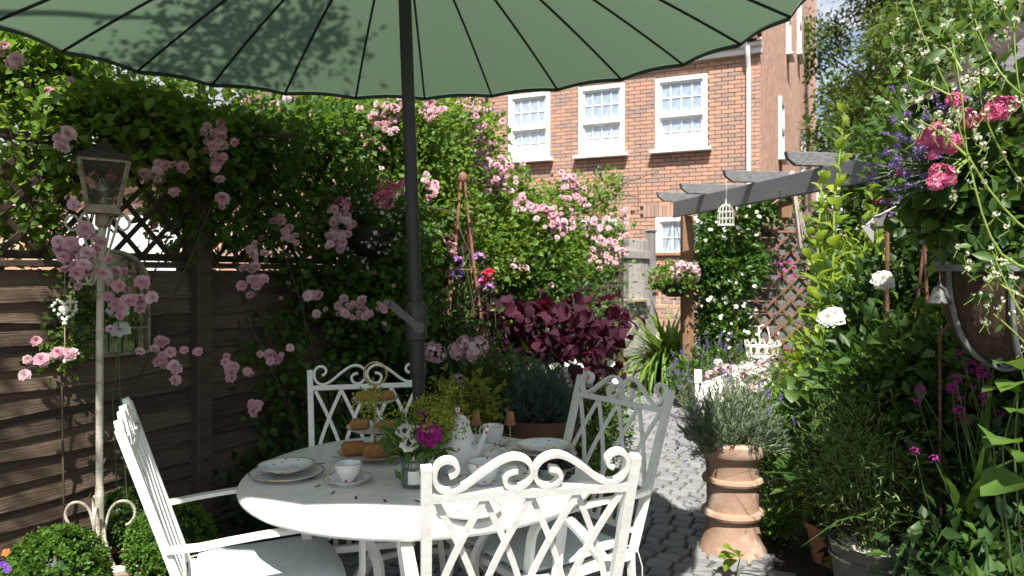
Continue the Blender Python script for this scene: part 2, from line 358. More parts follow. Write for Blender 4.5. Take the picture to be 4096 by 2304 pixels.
# ---------- foliage
def unit(a): return a / np.maximum(np.linalg.norm(a, axis=1, keepdims=True), 1e-9)
def leaf_mesh(name, P, A, Nn, L, W, fold=.35, droop=.12, big=False):
    n = len(P); A = unit(np.asarray(A, float)); B = unit(np.cross(Nn, A)); Cc = np.cross(A, B)
    L = np.broadcast_to(np.asarray(L, float), (n,))[:, None]; W = np.broadcast_to(np.asarray(W, float), (n,))[:, None] / 2
    if not big:
        V = np.stack([P, P + A * L * .48 + B * W + Cc * fold * W, P + A * L - Cc * droop * L, P + A * L * .48 - B * W + Cc * fold * W], 1)
        k = 4; fs = np.array([[0, 3, 2], [0, 2, 1]]); 
        idx = (np.arange(n)[:, None, None] * k + fs[None]).reshape(-1); tot = 2 * n; sizes = np.full(tot, 3)
    else:
        lift = Cc * fold * W
        V = np.stack([P, P + A * L * .28 + B * W * .85 + lift, P + A * L * .66 + B * W * .8 + lift - Cc * droop * L * .4, P + A * L - Cc * droop * L,
                      P + A * L * .66 - B * W * .8 + lift - Cc * droop * L * .4, P + A * L * .28 - B * W * .85 + lift, P + A * L * .30, P + A * L * .66 - Cc * droop * L * .4], 1)
        k = 8; fl = [(0, 6, 1), (0, 5, 6), (1, 6, 7, 2), (6, 5, 4, 7), (2, 7, 3), (7, 4, 3)]
        idx = np.concatenate([(np.arange(n)[:, None] * k + np.array(f)[None]) for f in fl], 1).reshape(-1); tot = 6 * n; sizes = np.tile([len(f) for f in fl], n)
    me = bpy.data.meshes.new(name); V = V.reshape(-1, 3).astype(np.float32)
    me.vertices.add(len(V)); me.vertices.foreach_set('co', V.reshape(-1))
    me.loops.add(len(idx)); me.loops.foreach_set('vertex_index', idx.astype(np.int32))
    me.polygons.add(tot); me.polygons.foreach_set('loop_start', np.concatenate([[0], np.cumsum(sizes)[:-1]]).astype(np.int32))
    me.update(calc_edges=True); return me
def clumps(c, r, nc, per, cr, shell=.5, squash=1.0, rjit=.11):
    """Points in nc clumps spread through an ellipsoid, denser towards its skin; returns points and the outward direction of each."""
    d = unit(rng.normal(size=(nc, 3))); rad = shell + (1 - shell) * rng.random((nc, 1)) ** .6
    rad *= 1 + rjit * rng.normal(size=(nc, 1))
    cc = np.array(c) + d * rad * np.array(r)
    p = np.repeat(cc, per, 0) + rng.normal(size=(nc * per, 3)) * cr * np.array([1, 1, squash])
    o = unit((p - np.array(c)) / np.array(r)); return p, o
def scatter(name, c, r, nc, per, cr, L, m, parent, W=.55, shell=.5, up=.35, big=False, out=.8, droop=.15, zmin=.02, origin=None, clip=None, kind='stuff', jit=.35, rjit=.11):
    p, o = clumps(c, r, nc, per, cr, shell, rjit=rjit)
    keep = p[:, 2] > zmin
    if clip is not None: keep &= clip(p)
    p, o = p[keep], o[keep]; n = len(p)
    A = o * out + rng.normal(size=(n, 3)) * .6 + np.array([0, 0, up]); Nn = o * .6 + rng.normal(size=(n, 3)) * .55 + np.array([0, 0, .8])
    Ls = L * (1 + jit * rng.uniform(-1, 1, n))
    if origin is not None: p = p - np.array(origin)
    me = leaf_mesh(name, p, A, Nn, Ls, Ls * W, big=big, droop=droop)
    return link(me, name, m, parent, kind=kind)
def blades(name, base, n, L, m, parent, w=.018, spread=.06, lean=(.2, 1.0), droop=1.0, seg=6, origin=None, az=None, kind='stuff', Lj=.3):
    """Arching strap leaves from a base point."""
    b = np.array(base); V = []; Fc = []
    for i in range(n):
        a = U(*az) if az else U(0, 2 * PI); le = U(*lean); l = L * (1 + U(-Lj, Lj)); p = b + np.array([U(-spread, spread), U(-spread, spread), 0])
        d = np.array([math.cos(a), math.sin(a), 0]); s = np.array([-d[1], d[0], 0]); pitch = PI / 2 - le * .6; k = len(V); ww = w * U(.7, 1.2)
        for j in range(seg + 1):
            t = j / seg; half = ww * (.55 + .45 * math.sin(PI * min(t * 1.3, 1))) * (1 - t ** 3) * .5 + .0004
            V += [p + s * half, p - s * half]; pitch -= droop * le * 1.7 / seg * (.5 + t); p = p + (d * math.cos(pitch) + np.array([0, 0, 1]) * math.sin(pitch)) * l / seg
        for j in range(seg): Fc.append((k + 2 * j, k + 2 * j + 1, k + 2 * j + 3, k + 2 * j + 2))
    if origin is not None: V = [v - np.array(origin) for v in V]
    me = bpy.data.meshes.new(name); me.from_pydata([tuple(v) for v in V], [], Fc)
    return link(me, name, m, parent, kind=kind)
def rosette(name, m, r=.03, layers=((8, 1.0, .1), (8, .86, .45), (7, .64, .85), (5, .42, 1.15), (4, .24, 1.4)), cup=.5):
    P, A, Nn, L, W = [], [], [], [], []
    for (k, rr, tilt) in layers:
        off = U(0, 6)
        for i in range(k):
            a = off + 2 * PI * i / k + U(-.15, .15); d = np.array([math.cos(a), math.sin(a), 0]); tt = tilt + U(-.12, .12)
            P.append(d * r * .06); A.append(d * math.cos(tt) + np.array([0, 0, math.sin(tt)])); Nn.append(-d * math.sin(tt) + np.array([0, 0, math.cos(tt)])); L.append(r * rr * U(.9, 1.1)); W.append(r * rr * 1.25)
    me = leaf_mesh(name, np.array(P), np.array(A), np.array(Nn), np.array(L), np.array(W), fold=cup, droop=.12, big=True)
    me.polygons.foreach_set('use_smooth', [True] * len(me.polygons)); me.materials.append(m); return me
def head(name, m, r=.05, n=26, fl=.022, flat=.75, petals=5, half=True):
    """A domed head of five-petalled florets."""
    P, A, Nn = [], [], []
    for i in range(n):
        while True:
            d = np.array([U(-1, 1), U(-1, 1), U(-.25 if half else -1, 1)]); q = np.linalg.norm(d)
            if .1 < q < 1: break
        d /= q; c = d * r * np.array([1, 1, flat]) * U(.85, 1.05); s = np.cross(d, [.3, .5, .8]); s /= np.linalg.norm(s); t = np.cross(d, s); o = U(0, 6)
        for k in range(petals):
            a = o + 2 * PI * k / petals; e = s * math.cos(a) + t * math.sin(a); P.append(c); A.append(e + d * .25); Nn.append(d)
    P = np.array(P); me = leaf_mesh(name, P, np.array(A), np.array(Nn), fl * .62, fl * .6, fold=-.1, droop=-.05); me.materials.append(m); return me
def stems(name, pts, m, parent, r=.004, origin=(0, 0, 0), sides=5, sag=.0):
    mb = MB(); o = Vector(origin)
    for (a, b) in pts:
        a, b = Vector(a) - o, Vector(b) - o; mid = (a + b) / 2 + Vector((U(-1, 1), U(-1, 1), 0)) * (b - a).length * .06 + Vector((0, 0, sag))
        mb.tube([a, (a + mid) / 2 + (mid - (a + b) / 2) * .4, mid, (mid + b) / 2 + (mid - (a + b) / 2) * .4, b], [r, r * .95, r * .85, r * .75, r * .6], sides)
    return mb.build(name, m, parent, True)
# ------------------------------------------------------------------ the setting
mb = MB(); mb.add([(-80, -40, 0), (80, -40, 0), (80, 140, 0), (-80, 140, 0)], [(0, 1, 2, 3)])
ground = mb.build('ground', M['soil']); tag(ground, kind='structure', label='dark planted soil of the garden')

# paved terrace and path of setts, laid in rows across the garden
poly = [(-1.55, -.6), (1.25, -.6), (1.30, 3.3), (1.34, 4.3), (1.62, 5.5), (2.05, 7.3), (2.75, 10.2), (2.9, 12.6), (1.9, 12.6), (1.35, 10.2), (.92, 8), (.55, 5.5), (.38, 4.4), (-.2, 4.15), (-1.0, 3.9), (-1.4, 3.1)]
def inside(x, y):
    c = False; j = len(poly) - 1
    for i in range(len(poly)):
        (xi, yi), (xj, yj) = poly[i], poly[j]
        if (yi > y) != (yj > y) and x < (xj - xi) * (y - yi) / (yj - yi) + xi: c = not c
        j = i
    return c
mb = MB(); mb.add([(x, y, .004) for x, y in poly], [tuple(range(len(poly)))])
path = mb.build('paved_path', M['joint']); tag(path, kind='structure', label='terrace and path of grey setts with mossy joints')
stones = []
row = 0; s = -.9
while s < 13.6:
    d = U(.095, .112); t = -3.2 + U(0, .12)
    while t < 4:
        w = random.choice((.092, .105, .12, .14)) * U(.94, 1.06)
        p = GD * (s + d / 2) + GN * (t + w / 2)
        if inside(p.x, p.y): stones.append((p, w - .014, d - .014))
        t += w
    s += d
def seen(p):
    if p.y < 1.2: return 9
    u = 512 + F * p.x / p.y; v = VH + F * HC / p.y
    if not (300 < u < 740 and v < 590): return 9
    if u > 600 and v > 400: return 0 + p.y * .01
    if v > 535: return 1 + p.y * .01
    return 3 + p.y * .01
stones.sort(key=lambda q: seen(q[0]))
def sett(mb, c, w, d):
    b = len(mb.v); R = Matrix.Rotation(HA + U(-.03, .03), 3, 'Z') @ Matrix.Rotation(U(-.03, .03), 3, 'X') @ Matrix.Rotation(U(-.03, .03), 3, 'Y')
    mb.box((c[0], c[1], c[2] + U(-.002, .002)), (w, d, .036), R, min(w, d) * .09)
    for i in range(b, len(mb.v)):
        x, y, z = mb.v[i]; mb.v[i] = (x + U(-.003, .003), y + U(-.003, .003), z)
proto = []
for k in range(10):
    m2 = MB(); sett(m2, (0, 0, 0), .105, .09); proto.append(m2.mesh('sett'))
    proto[-1].materials.append(M['cobble'])
for (p, w, d) in stones[:300]:
    link(random.choice(proto), 'sett', None, path, (p.x, p.y, .012), scale=(w / .105, d / .09, 1), rot=(0, 0, U(-.02, .02)))
mb = MB()
for (p, w, d) in stones[300:]: sett(mb, (p.x, p.y, .012), w, d)
mb.build('setts', M['cobble'], path, kind='stuff')
# moss and small weeds in the joints
n = 3200; k = rng.integers(0, len(stones), n); P = np.array([[stones[i][0].x + U(-.08, .08), stones[i][0].y + U(-.06, .06), .022] for i in k])
P = P[rng.random(len(P)) < np.clip((P[:, 1] - 1) / 5, .25, 1)]
A = rng.normal(size=(len(P), 3)) * [1, 1, .2] + [0, 0, .6]
link(leaf_mesh('moss', P, A, np.tile([0, 0, 1.], (len(P), 1)) + rng.normal(size=(len(P), 3)) * .4, rng.uniform(.012, .03, len(P)), .012), 'moss', G['box'], path, kind='stuff')

# ---- brick house
HX = Vector((4.5, 13.3, 0)); house = thing('brick_house', 'red brick house with white sash windows beyond the pergola', 'house', HX, HA)
WIN = [(-1.904, -.925, 3.82, 5.2), (-3.455, -2.51, 3.82, 5.2), (-5.0, -4.07, 3.82, 5.2), (-1.9, -.35, 1.15, 2.55), (-3.5, -2.62, 1.15, 2.55)]
EZ = 5.62
mb = MB(); mb.box((-6.2, 5.03, EZ / 2), (12.4, 10, EZ)); mb.build('wall', M['mortar'], house)
def inwin(x0, x1, z):
    for (a, b, c, d) in WIN:
        if x1 > a - .03 and x0 < b + .03 and c - .07 < z < d + .02: return True
    return False
bricks = []
for r in range(int(EZ / .075)):
    z = .0375 + r * .075; x = -12.3 + (.1175 if r % 2 else 0)
    while x < -.02:
        x1 = min(x + .2245, -.002); ok = x1 - x > .06
        segs = [(x, x1)]
        for (a, b, c, d) in WIN:
            if c - .07 < z < d + .03:
                new = []
                for (p, q) in segs:
                    if q <= a or p >= b: new.append((p, q)); continue
                    if p < a: new.append((p, a))
                    if q > b: new.append((b, q))
                segs = new
            if c == 1.15 and 2.55 < z < 2.80 and x1 > a - .1 and x < b + .1: segs = []
        if ok and z > .9:
            for (p, q) in segs:
                if q - p > .03: bricks.append((p, q, z))
        x += .235
def bpix(b):
    q = HX + GN * ((b[0] + b[1]) / 2); return abs(512 + F * q.x / q.y - 690) + abs(VH - F * (b[2] - HC) / q.y - 150) * .8
bricks.sort(key=bpix)
bm1 = MB().box((0, 0, 0), (.2245, .104, .065), ch=.004).mesh('brick'); bm1.materials.append(M['brick'])
full = [b for b in bricks if b[1] - b[0] > .22][:300]; fs_ = set(full)
for b in full: link(bm1, 'brick', None, house, ((b[0] + b[1]) / 2, .002 + U(-.003, .002), b[2]))
mb = MB()
for b in bricks:
    if b not in fs_: mb.box(((b[0] + b[1]) / 2, .002 + U(-.003, .002), b[2]), (b[1] - b[0], .104, .065))
mb.build('brickwork', M['brick'], house, kind='stuff')
mb = MB()                                        # soldier courses over the ground floor windows
for (a, b, c, d) in WIN[3:]:
    x = a - .24
    while x < b + .16: mb.box((x + .034, -.002, d + .125), (.066, .104, .222)); x += .075
mb.build('soldier_course', M['brick'], house, kind='stuff')
def sash_window(parent, a, b, c, d, y=-.02, nx=4, curtain=True):
    w = thing('window', None, None); w.parent = parent; w.location = ((a + b) / 2, y, c)
    W, H = b - a, d - c; fr = MB(); t = .085
    for sx in (-1, 1): fr.box((sx * (W / 2 - t / 2), 0, H / 2), (t, .12, H), ch=.006)
    fr.box((0, 0, H - t / 2), (W - 2 * t, .12, t), ch=.006); fr.box((0, .0, t / 2), (W - 2 * t, .12, t), ch=.006)
    fr.box((0, -.005, H * .48), (W - 2 * t, .11, .075), ch=.006)
    fr.build('frame', M['upvc'], w)
    MB().box((0, -.07, -.03), (W + .16, .24, .055), ch=.008).build('sill', M['upvc'], w)
    iw = W - 2 * t; lo, hi = (t, H * .48 - .0375), (H * .48 + .0375, H - t)
    for half, (z0, z1) in enumerate((lo, hi)):
        gy = .03 if half == 0 else .012; rows = 2; cw = iw / nx; rh = (z1 - z0) / rows
        for i in range(nx):
            for j in range(rows):
                MB().box((-iw / 2 + cw * (i + .5), gy + U(-.0012, .0012), z0 + rh * (j + .5)), (cw - .002, .006, rh - .002), Matrix.Rotation(U(-.012, .012), 3, 'Z')).build('pane', M['net'] if (curtain and half == 0 and j == 0) else M['pane'], w)
        gb = MB()
        for i in range(1, nx): gb.box((-iw / 2 + cw * i, gy - .006, (z0 + z1) / 2), (.018, .022, z1 - z0))
        gb.box((0, gy - .007, (z0 + z1) / 2), (iw, .021, .018)); gb.build('glazing_bar', M['upvc'], w)
        sh = MB()
        for sx in (-1, 1): sh.box((sx * (iw / 2 - .018), gy - .012, (z0 + z1) / 2), (.036, .04, z1 - z0))
        for zz in (z0 + .018, z1 - .018): sh.box((0, gy - .013, zz), (iw - .072, .04, .036))
        sh.build('sash', M['upvc'], w)
    return w
for i, (a, b, c, d) in enumerate(WIN): sash_window(house, a, b, c, d, nx=4 if i != 3 else 6)
# gable side, taller rear wing
mb = MB(); prof = [(0, 0), (26, 0), (26, 16), (12, 16), (8.6, 13.8), (.0, EZ)]
vsl = [(x, y, z) for x in (-.25, .0) for (y, z) in prof]; vsl = [(x + .003, y + .01, z) for x, y, z in vsl]
mb.add(vsl, [(5, 4, 3, 2, 1, 0), (6, 7, 8, 9, 10, 11)] + [(i, (i + 1) % 6, 6 + (i + 1) % 6, 6 + i) for i in range(6)])
mb.build('gable_wall', M['brick_y'], house)
for (y, z0, z1, wd) in ((4.3, 4.15, 5.55, .9), (13.6, 4.6, 6.4, 1.6), (6.6, 7.2, 9.2, .8), (11.2, 8.4, 10.6, 1.2)):
    w = thing('gable_window', None, None); w.parent = house; w.location = (.02, y, z0); H = z1 - z0
    fr = MB()
    for sy in (-1, 1): fr.box((0, sy * (wd / 2 - .05), H / 2), (.1, .1, H))
    for zz in (.05, H / 2, H - .05): fr.box((.002, 0, zz), (.1, wd - .2, .1))
    fr.build('frame', M['upvc'], w); MB().box((.0, 0, H / 2), (.05, wd - .2, H - .2)).build('pane', M['pane'], w)
    MB().box((.04, 0, -.03), (.2, wd + .1, .05)).build('sill', M['upvc'], w)
# eaves, gutter, downpipe, roof
mb = MB(); mb.box((-6.2, -.14, EZ - .06), (12.5, .02, .17)); mb.box((-6.2, -.065, EZ - .155), (12.5, .16, .02)); mb.build('fascia', M['upvc'], house)
gut = MB(); prof = [(-.055 + .11 * i / 8, -.055 * math.sin(PI * i / 8)) for i in range(9)]
vsl = [(x, -.21 + y, EZ - .01 + z) for x in (-12.4, .06) for (y, z) in prof] + [(x, -.21 + y * .9, EZ - .004 + z * .9) for x in (-12.4, .06) for (y, z) in prof]
gut.add(vsl, [(i, i + 1, i + 10, i + 9) for i in range(8)] + [(18 + i + 1, 18 + i, 18 + i + 9, 18 + i + 10) for i in range(8)]); gut.build('gutter', M['upvc'], house, True)
MB().tube([(-.19, -.21, EZ - .06), (-.19, -.21, EZ - .12), (-.19, -.17, EZ - .25), (-.19, -.10, EZ - .38), (-.19, -.09, EZ - .5), (-.19, -.09, 2.5), (-.19, -.09, .1)], .042, 12).build('downpipe', M['upvc'], house, True)
rf = MB().add([(-12.5, -.16, EZ + .05), (.02, -.16, EZ + .05), (.02, 8.3, 13.6), (-12.5, 8.3, 13.6)], [(0, 1, 2, 3)]).build('roof', M['rooftile'], house)
sl = math.atan2(13.6 - EZ - .05, 8.46); mb = MB()
for r in range(14):
    yy, zz = -.2 + r * .16 * math.cos(sl), EZ + .05 + r * .16 * math.sin(sl)
    x = -6 + (.083 if r % 2 else 0)
    while x < -.05:
        mb.box((x + .08, yy + .1 * math.cos(sl), zz + .1 * math.sin(sl) + .035), (.16, .24, .018), Matrix.Rotation(sl - .06 + U(-.01, .01), 3, 'X')); x += .166
mb.build('roof_tiles', M['rooftile'], rf, kind='stuff')
mb = MB(); mb.add([(-5.55, -.02, 0), (-5.45, -.02, 0), (-5.45, -.02, EZ - .2), (-5.55, -.02, EZ - .2)], [(0, 1, 2, 3)])
MB().tube([(-5.5, -.1, EZ - .3), (-5.5, -.1, 3), (-5.5, -.1, .2)], .04, 10).build('downpipe', M['black'], house, True)

# ---- neighbouring house beyond the fence
nb = thing('neighbour_house', 'orange brick house with pale slate roof glimpsed through the trellis behind the lamp post', 'house', (-8.2, 8.2, 0), math.radians(28))
mb = MB(); mb.add([(-6, 0, 0), (5.0, 0, 0), (5.0, 0, 3.1), (-6, 0, 3.1), (-6, 6, 0), (5.0, 6, 0), (5.0, 6, 3.1), (-6, 6, 3.1), (-6, 3, 5.6), (5.0, 3, 5.6)],
                  [(0, 1, 2, 3), (1, 5, 6, 2), (4, 7, 6, 5), (0, 3, 7, 4), (3, 2, 9, 8), (7, 8, 9, 6), (2, 6, 9), (3, 8, 7)]); mb.build('wall', M['brick_x'], nb)
mb = MB()
for r in range(15):
    for k in range(28):
        mb.box((-6.1 + .4 * k + (.2 if r % 2 else 0), -.25 + r * .225, 2.98 + r * .1875), (.395, .36, .014), Matrix.Rotation(math.atan2(2.5, 3) - .05, 3, 'X'))
mb.build('roof_slates', M['slate'], nb, kind='stuff')
MB().box((.2, -.03, 1.05), (2.6, .06, 2.1)).build('garage_door', M['upvc'], nb)
mb = MB()
for k in range(9): mb.box((-1.0 + .3 * k, -.065, 1.05), (.012, .012, 2.0))
mb.build('door_groove', M['grey_metal'], nb)
MB().box((-.5, -.12, 3.0), (11, .1, .1)).build('gutter', M['upvc'], nb)
mb = MB().box((3.4, -.02, 1.7), (1.3, .08, 1.1)); mb.build('window', M['upvc'], nb)

# ---- boundary fence on the far side of the table, with a trellis on top
F0 = Vector((-1.574, 3.63, 0)); PW = 1.83
def board_mesh(k):
    m2 = MB(); n = 10; L = 1.80; vs = []
    for i in range(n + 1):
        x = -L / 2 + L * i / n; wv = math.sin(i * 1.3 + k * 2.1) * .007 + U(-.005, .005)
        vs += [(x, -.030, -.062 + wv), (x, -.004, -.062 + wv), (x, .004, .062), (x, -.004, .062)]
    fs = [(0, 1, 2, 3), tuple(4 * n + q for q in (3, 2, 1, 0))]
    for i in range(n):
        for q in range(4): r = (q + 1) % 4; fs.append((4 * i + q, 4 * i + 4 + q, 4 * i + 4 + r, 4 * i + r))
    me = m2.add(vs, fs).mesh('board'); me.materials.append(M['fence']); return me
boards = [board_mesh(k) for k in range(6)]
plabel = ['brown overlapped board fence panel at far left behind the lamp post', 'brown overlapped board fence panel behind the white chair at the fence side of the table',
          'shaded brown fence panel hidden by the rambling rose behind the parasol pole', 'brown fence panel behind the maroon shrub', 'brown fence panel next to the grey gate']
tlabel = ['dark diamond trellis on top of the fence behind the lantern', 'dark diamond trellis above the fence overgrown by pink rambling roses', 'dark diamond trellis above the fence behind the parasol pole', 'dark diamond trellis topping the fence behind the obelisk', 'dark diamond trellis topping the fence nearest the gate']
for k in range(-1, 4):
    o = F0 + GD * (PW * (k + .5))
    fp = thing('board_fence', plabel[k + 1], 'fence', o, GA, 'fence panels along the garden')
    for r in range(16): link(boards[(r + k) % 6], 'board', None, fp, (U(-.004, .004), U(-.002, .002), .10 + r * .0885 + U(-.003, .003)), rot=(0, U(-.003, .003), 0))
    for x in (-.86, 0, .86): MB().box((x, .022, .78), (.045, .03, 1.5)).build('batten', M['fence'], fp)
    MB().box((0, -.006, 1.512), (1.82, .07, .028), ch=.004).build('capping_rail', M['fence'], fp)
    tp = thing('fence_trellis', tlabel[k + 1], 'trellis', o + Vector((0, 0, 1.53)), GA, 'trellis panels above the fence')
    H = .50; Wd = 1.80; fr = MB()
    for z in (.018, H - .018): fr.box((0, .012, z), (Wd, .03, .034), ch=.003)
    for x in (-Wd / 2 + .017, Wd / 2 - .017): fr.box((x, .0125, H / 2), (.034, .031, H - .072))
    fr.build('frame', M['trellis'], tp)
    for sgn in (-1, 1):
        x = -Wd / 2 - H
        while x < Wd / 2 + .02:
            a, b = (x, .02), (x + H - .04, H - .02)
            pts = [a, b]; a0 = max(a[0], -Wd / 2 + .02); b0 = min(b[0], Wd / 2 - .02)
            if b0 - a0 > .05:
                za, zb = .02 + (a0 - x), .02 + (b0 - x)
                MB().beam((sgn * a0, -.004 * sgn, za), (sgn * b0, -.004 * sgn, zb), .008, .022, (0, 0, 1)).build('slat', M['trellis'], tp)
            x += .155
nlab = ['square brown fence post behind the lamp post at the picture edge', 'square brown fence post between the lamp post and the far chair', 'brown fence post in the roses behind the parasol', 'brown fence post behind the obelisk', 'brown fence post behind the maroon shrub', 'brown fence post beside the grey gate']
for k in range(-1, 5):
    o = F0 + GD * (PW * k) - GD * .0
    t = thing('fence_post', nlab[k + 1], 'post', o + GN * .035, GA, 'fence posts')
    MB().box((0, 0, 1.04), (.09, .09, 2.08), ch=.006).build('shaft', M['fence'], t); MB().lathe([(.075, 2.082), (.075, 2.10), (.001, 2.14)], 4).build('cap', M['fence'], t)

# ---- grey gate at the end of the path
gp = Vector((1.5, 10.35, 0)); gt = thing('garden_gate', 'weathered silver grey plank gate at the end of the path', 'gate', gp, GA - math.radians(18))
for k in range(6): MB().box((.06 + .13 * k, U(-.004, .004), 1.02), (.122, .022, 1.9 + U(-.015, .015)), Matrix.Rotation(U(-.006, .006), 3, 'Y'), .003).build('plank', M['gate'], gt)
for z in (.35, 1.05, 1.75): MB().box((.38, -.028, z), (.78, .034, .11), ch=.004).build('rail', M['gate'], gt)
MB().beam((.05, -.030, .42), (.72, -.030, 1.0), .02, .09, (0, 0, 1)).build('brace', M['gate'], gt)
MB().box((.38, -.075, 1.09), (.5, .12, .03)).build('ledge', M['wood_pale'], gt)
for (dx, lb) in ((-.06, 'thick grey timber post on the hinge side of the plank gate'), (.86, 'thick grey timber post on the latch side of the plank gate')):
    q = gp + Matrix.Rotation(GA - math.radians(18), 3, 'Z') @ Vector((dx, 0, 0))
    t = thing('gate_post', lb, 'post', q, GA - math.radians(18), 'gate posts')
    MB().box((0, 0, 1.05), (.11, .11, 2.1), ch=.008).build('shaft', M['gate'], t); MB().box((0, 0, 2.12), (.14, .14, .035), ch=.008).build('cap', M['gate'], t)

# ---- low brick pier wall in front of the house
pw = thing('brick_pier', 'low pink brick garden wall beside the grey gate under the house window', 'wall', (2.42, 11.9, 0), HA)
mb = MB(); bw = []
MB().box((.25, .11, .86), (1.2, .2, 1.74)).build('core', M['mortar'], pw)
bm2 = MB().box((0, 0, 0), (.222, .104, .065), ch=.005).mesh('brick'); bm2.materials.append(M['brick'])
for r in range(7, 24):
    for k in range(5): 
        x = -.24 + .235 * k + (.1 if r % 2 else 0)
        if x < .82: link(bm2, 'brick', None, pw, (x, .052 + U(-.006, .006), .04 + r * .075), rot=(0, 0, U(-.02, .02)))
MB().box((.25, .1, 1.79), (1.3, .3, .06), ch=.012).build('coping', M['terra'], pw)

# ---- shed at the right edge
sh = thing('garden_shed', 'dark timber shed with sloping roof edge behind the geraniums', 'shed', (2.72, 4.2, 0), math.radians(-4))
for r in range(21): MB().box((1.0, 0, .07 + r * .125), (2.0, .024, .135), Matrix.Rotation(.12, 3, 'X')).build('board', M['shed'], sh)
MB().box((.0, .6, 1.25), (.05, 1.2, 2.5)).build('side_wall', M['shed'], sh)
MB().box((1.0, .62, 1.25), (1.9, 1.15, 2.46)).build('inner_wall', M['shed'], sh)
mb = MB(); mb.add([(0, .0, 2.6), (2.0, 0, 2.6), (2.0, 0, 4.25)], [(0, 1, 2)]); mb.build('gable_boarding', M['shed'], sh)
MB().beam((-.08, -.06, 2.50), (2.1, -.06, 4.42), .035, .12).build('bargeboard', M['pergola'], sh)
mb = MB(); mb.beam((-.06, .42, 2.60), (2.1, .42, 4.50), .86, .03); mb.build('roof', M['shed'], sh)

# ---- pergola beside the path
pg = thing('timber_pergola', 'grey weathered timber pergola with overhanging rafters beside the path', 'pergola', (2.0, 8.5, 0))
o = Vector((2.0, 8.5, 0))
MB().box((.03, .0, 1.07), (.13, .13, 2.14), ch=.008).build('post', M['post'], pg)
MB().box((.66, -3.2, 1.07), (.13, .13, 2.14), ch=.008).build('post', M['post'], pg)
MB().box((.60, .12, 1.12), (.10, .10, 2.24), ch=.008).build('post', M['post'], pg)
MB().beam(Vector((1.95, 8.75, 2.24)) - o, Vector((2.72, 4.95, 2.24)) - o, .06, .19, ch=.006).build('beam', M['pergola'], pg)
MB().beam(Vector((2.48, 8.9, 2.29)) - o, Vector((3.25, 5.05, 2.29)) - o, .05, .09, ch=.006).build('beam', M['pergola'], pg)
for (x, y) in ((2.18, 5.85), (1.99, 6.9), (1.81, 7.9), (1.73, 8.75)):
    a = Vector((x, y, 2.392)); b = a + Vector((.98, .19, 0)); dv = (b - a).normalized(); m2 = MB()
    m2.beam(a + dv * .09 - o, b - o, .05, .11, ch=.005)
    k = Vector((-dv.y, dv.x, 0)) * .025; c0 = a + dv * .0905 - o
    m2.add([c0 + k + Vector((0, 0, .054)), c0 - k + Vector((0, 0, .054)), c0 - k - Vector((0, 0, .054)), c0 + k - Vector((0, 0, .054)),
            c0 + k - dv * .09 + Vector((0, 0, .054)), c0 - k - dv * .09 + Vector((0, 0, .054)), c0 - k - dv * .075 + Vector((0, 0, .0)), c0 + k - dv * .075 + Vector((0, 0, .0))],
           [(0, 4, 5, 1), (4, 7, 6, 5), (7, 3, 2, 6), (0, 3, 7, 4), (1, 5, 6, 2)])
    m2.build('rafter', M['pergola'], pg)
# boarded fence with trellis closing the pergola
bf = thing('boarded_fence', 'grey brown board fence carrying a diamond trellis at the back of the pergola', 'fence', (2.55, 9.35, 0), math.radians(-8))
for r in range(14): MB().box((.65, U(-.003, .003), .09 + r * .16), (1.55, .02, .152), Matrix.Rotation(.07, 3, 'X')).build('board', M['pergola'], bf)
for x in (-.1, 1.42): MB().box((x, .04, 1.15), (.09, .07, 2.3)).build('post', M['pergola'], bf)
tr2 = thing('diamond_trellis', 'rust brown diamond trellis fixed to the board fence behind the pergola post', 'trellis', (2.56, 9.30, .35), math.radians(-8))
Wd, H = 1.45, 1.95
for sgn in (-1, 1):
    x = -H
    while x < Wd:
        a0 = max(x, 0); b0 = min(x + H, Wd)
        if b0 - a0 > .05:
            xa, xb = (a0, b0) if sgn > 0 else (Wd - a0, Wd - b0)
            MB().beam((xa, -.008 * sgn, a0 - x), (xb, -.008 * sgn, b0 - x), .010, .024).build('slat', M['rust'], tr2)
        x += .21

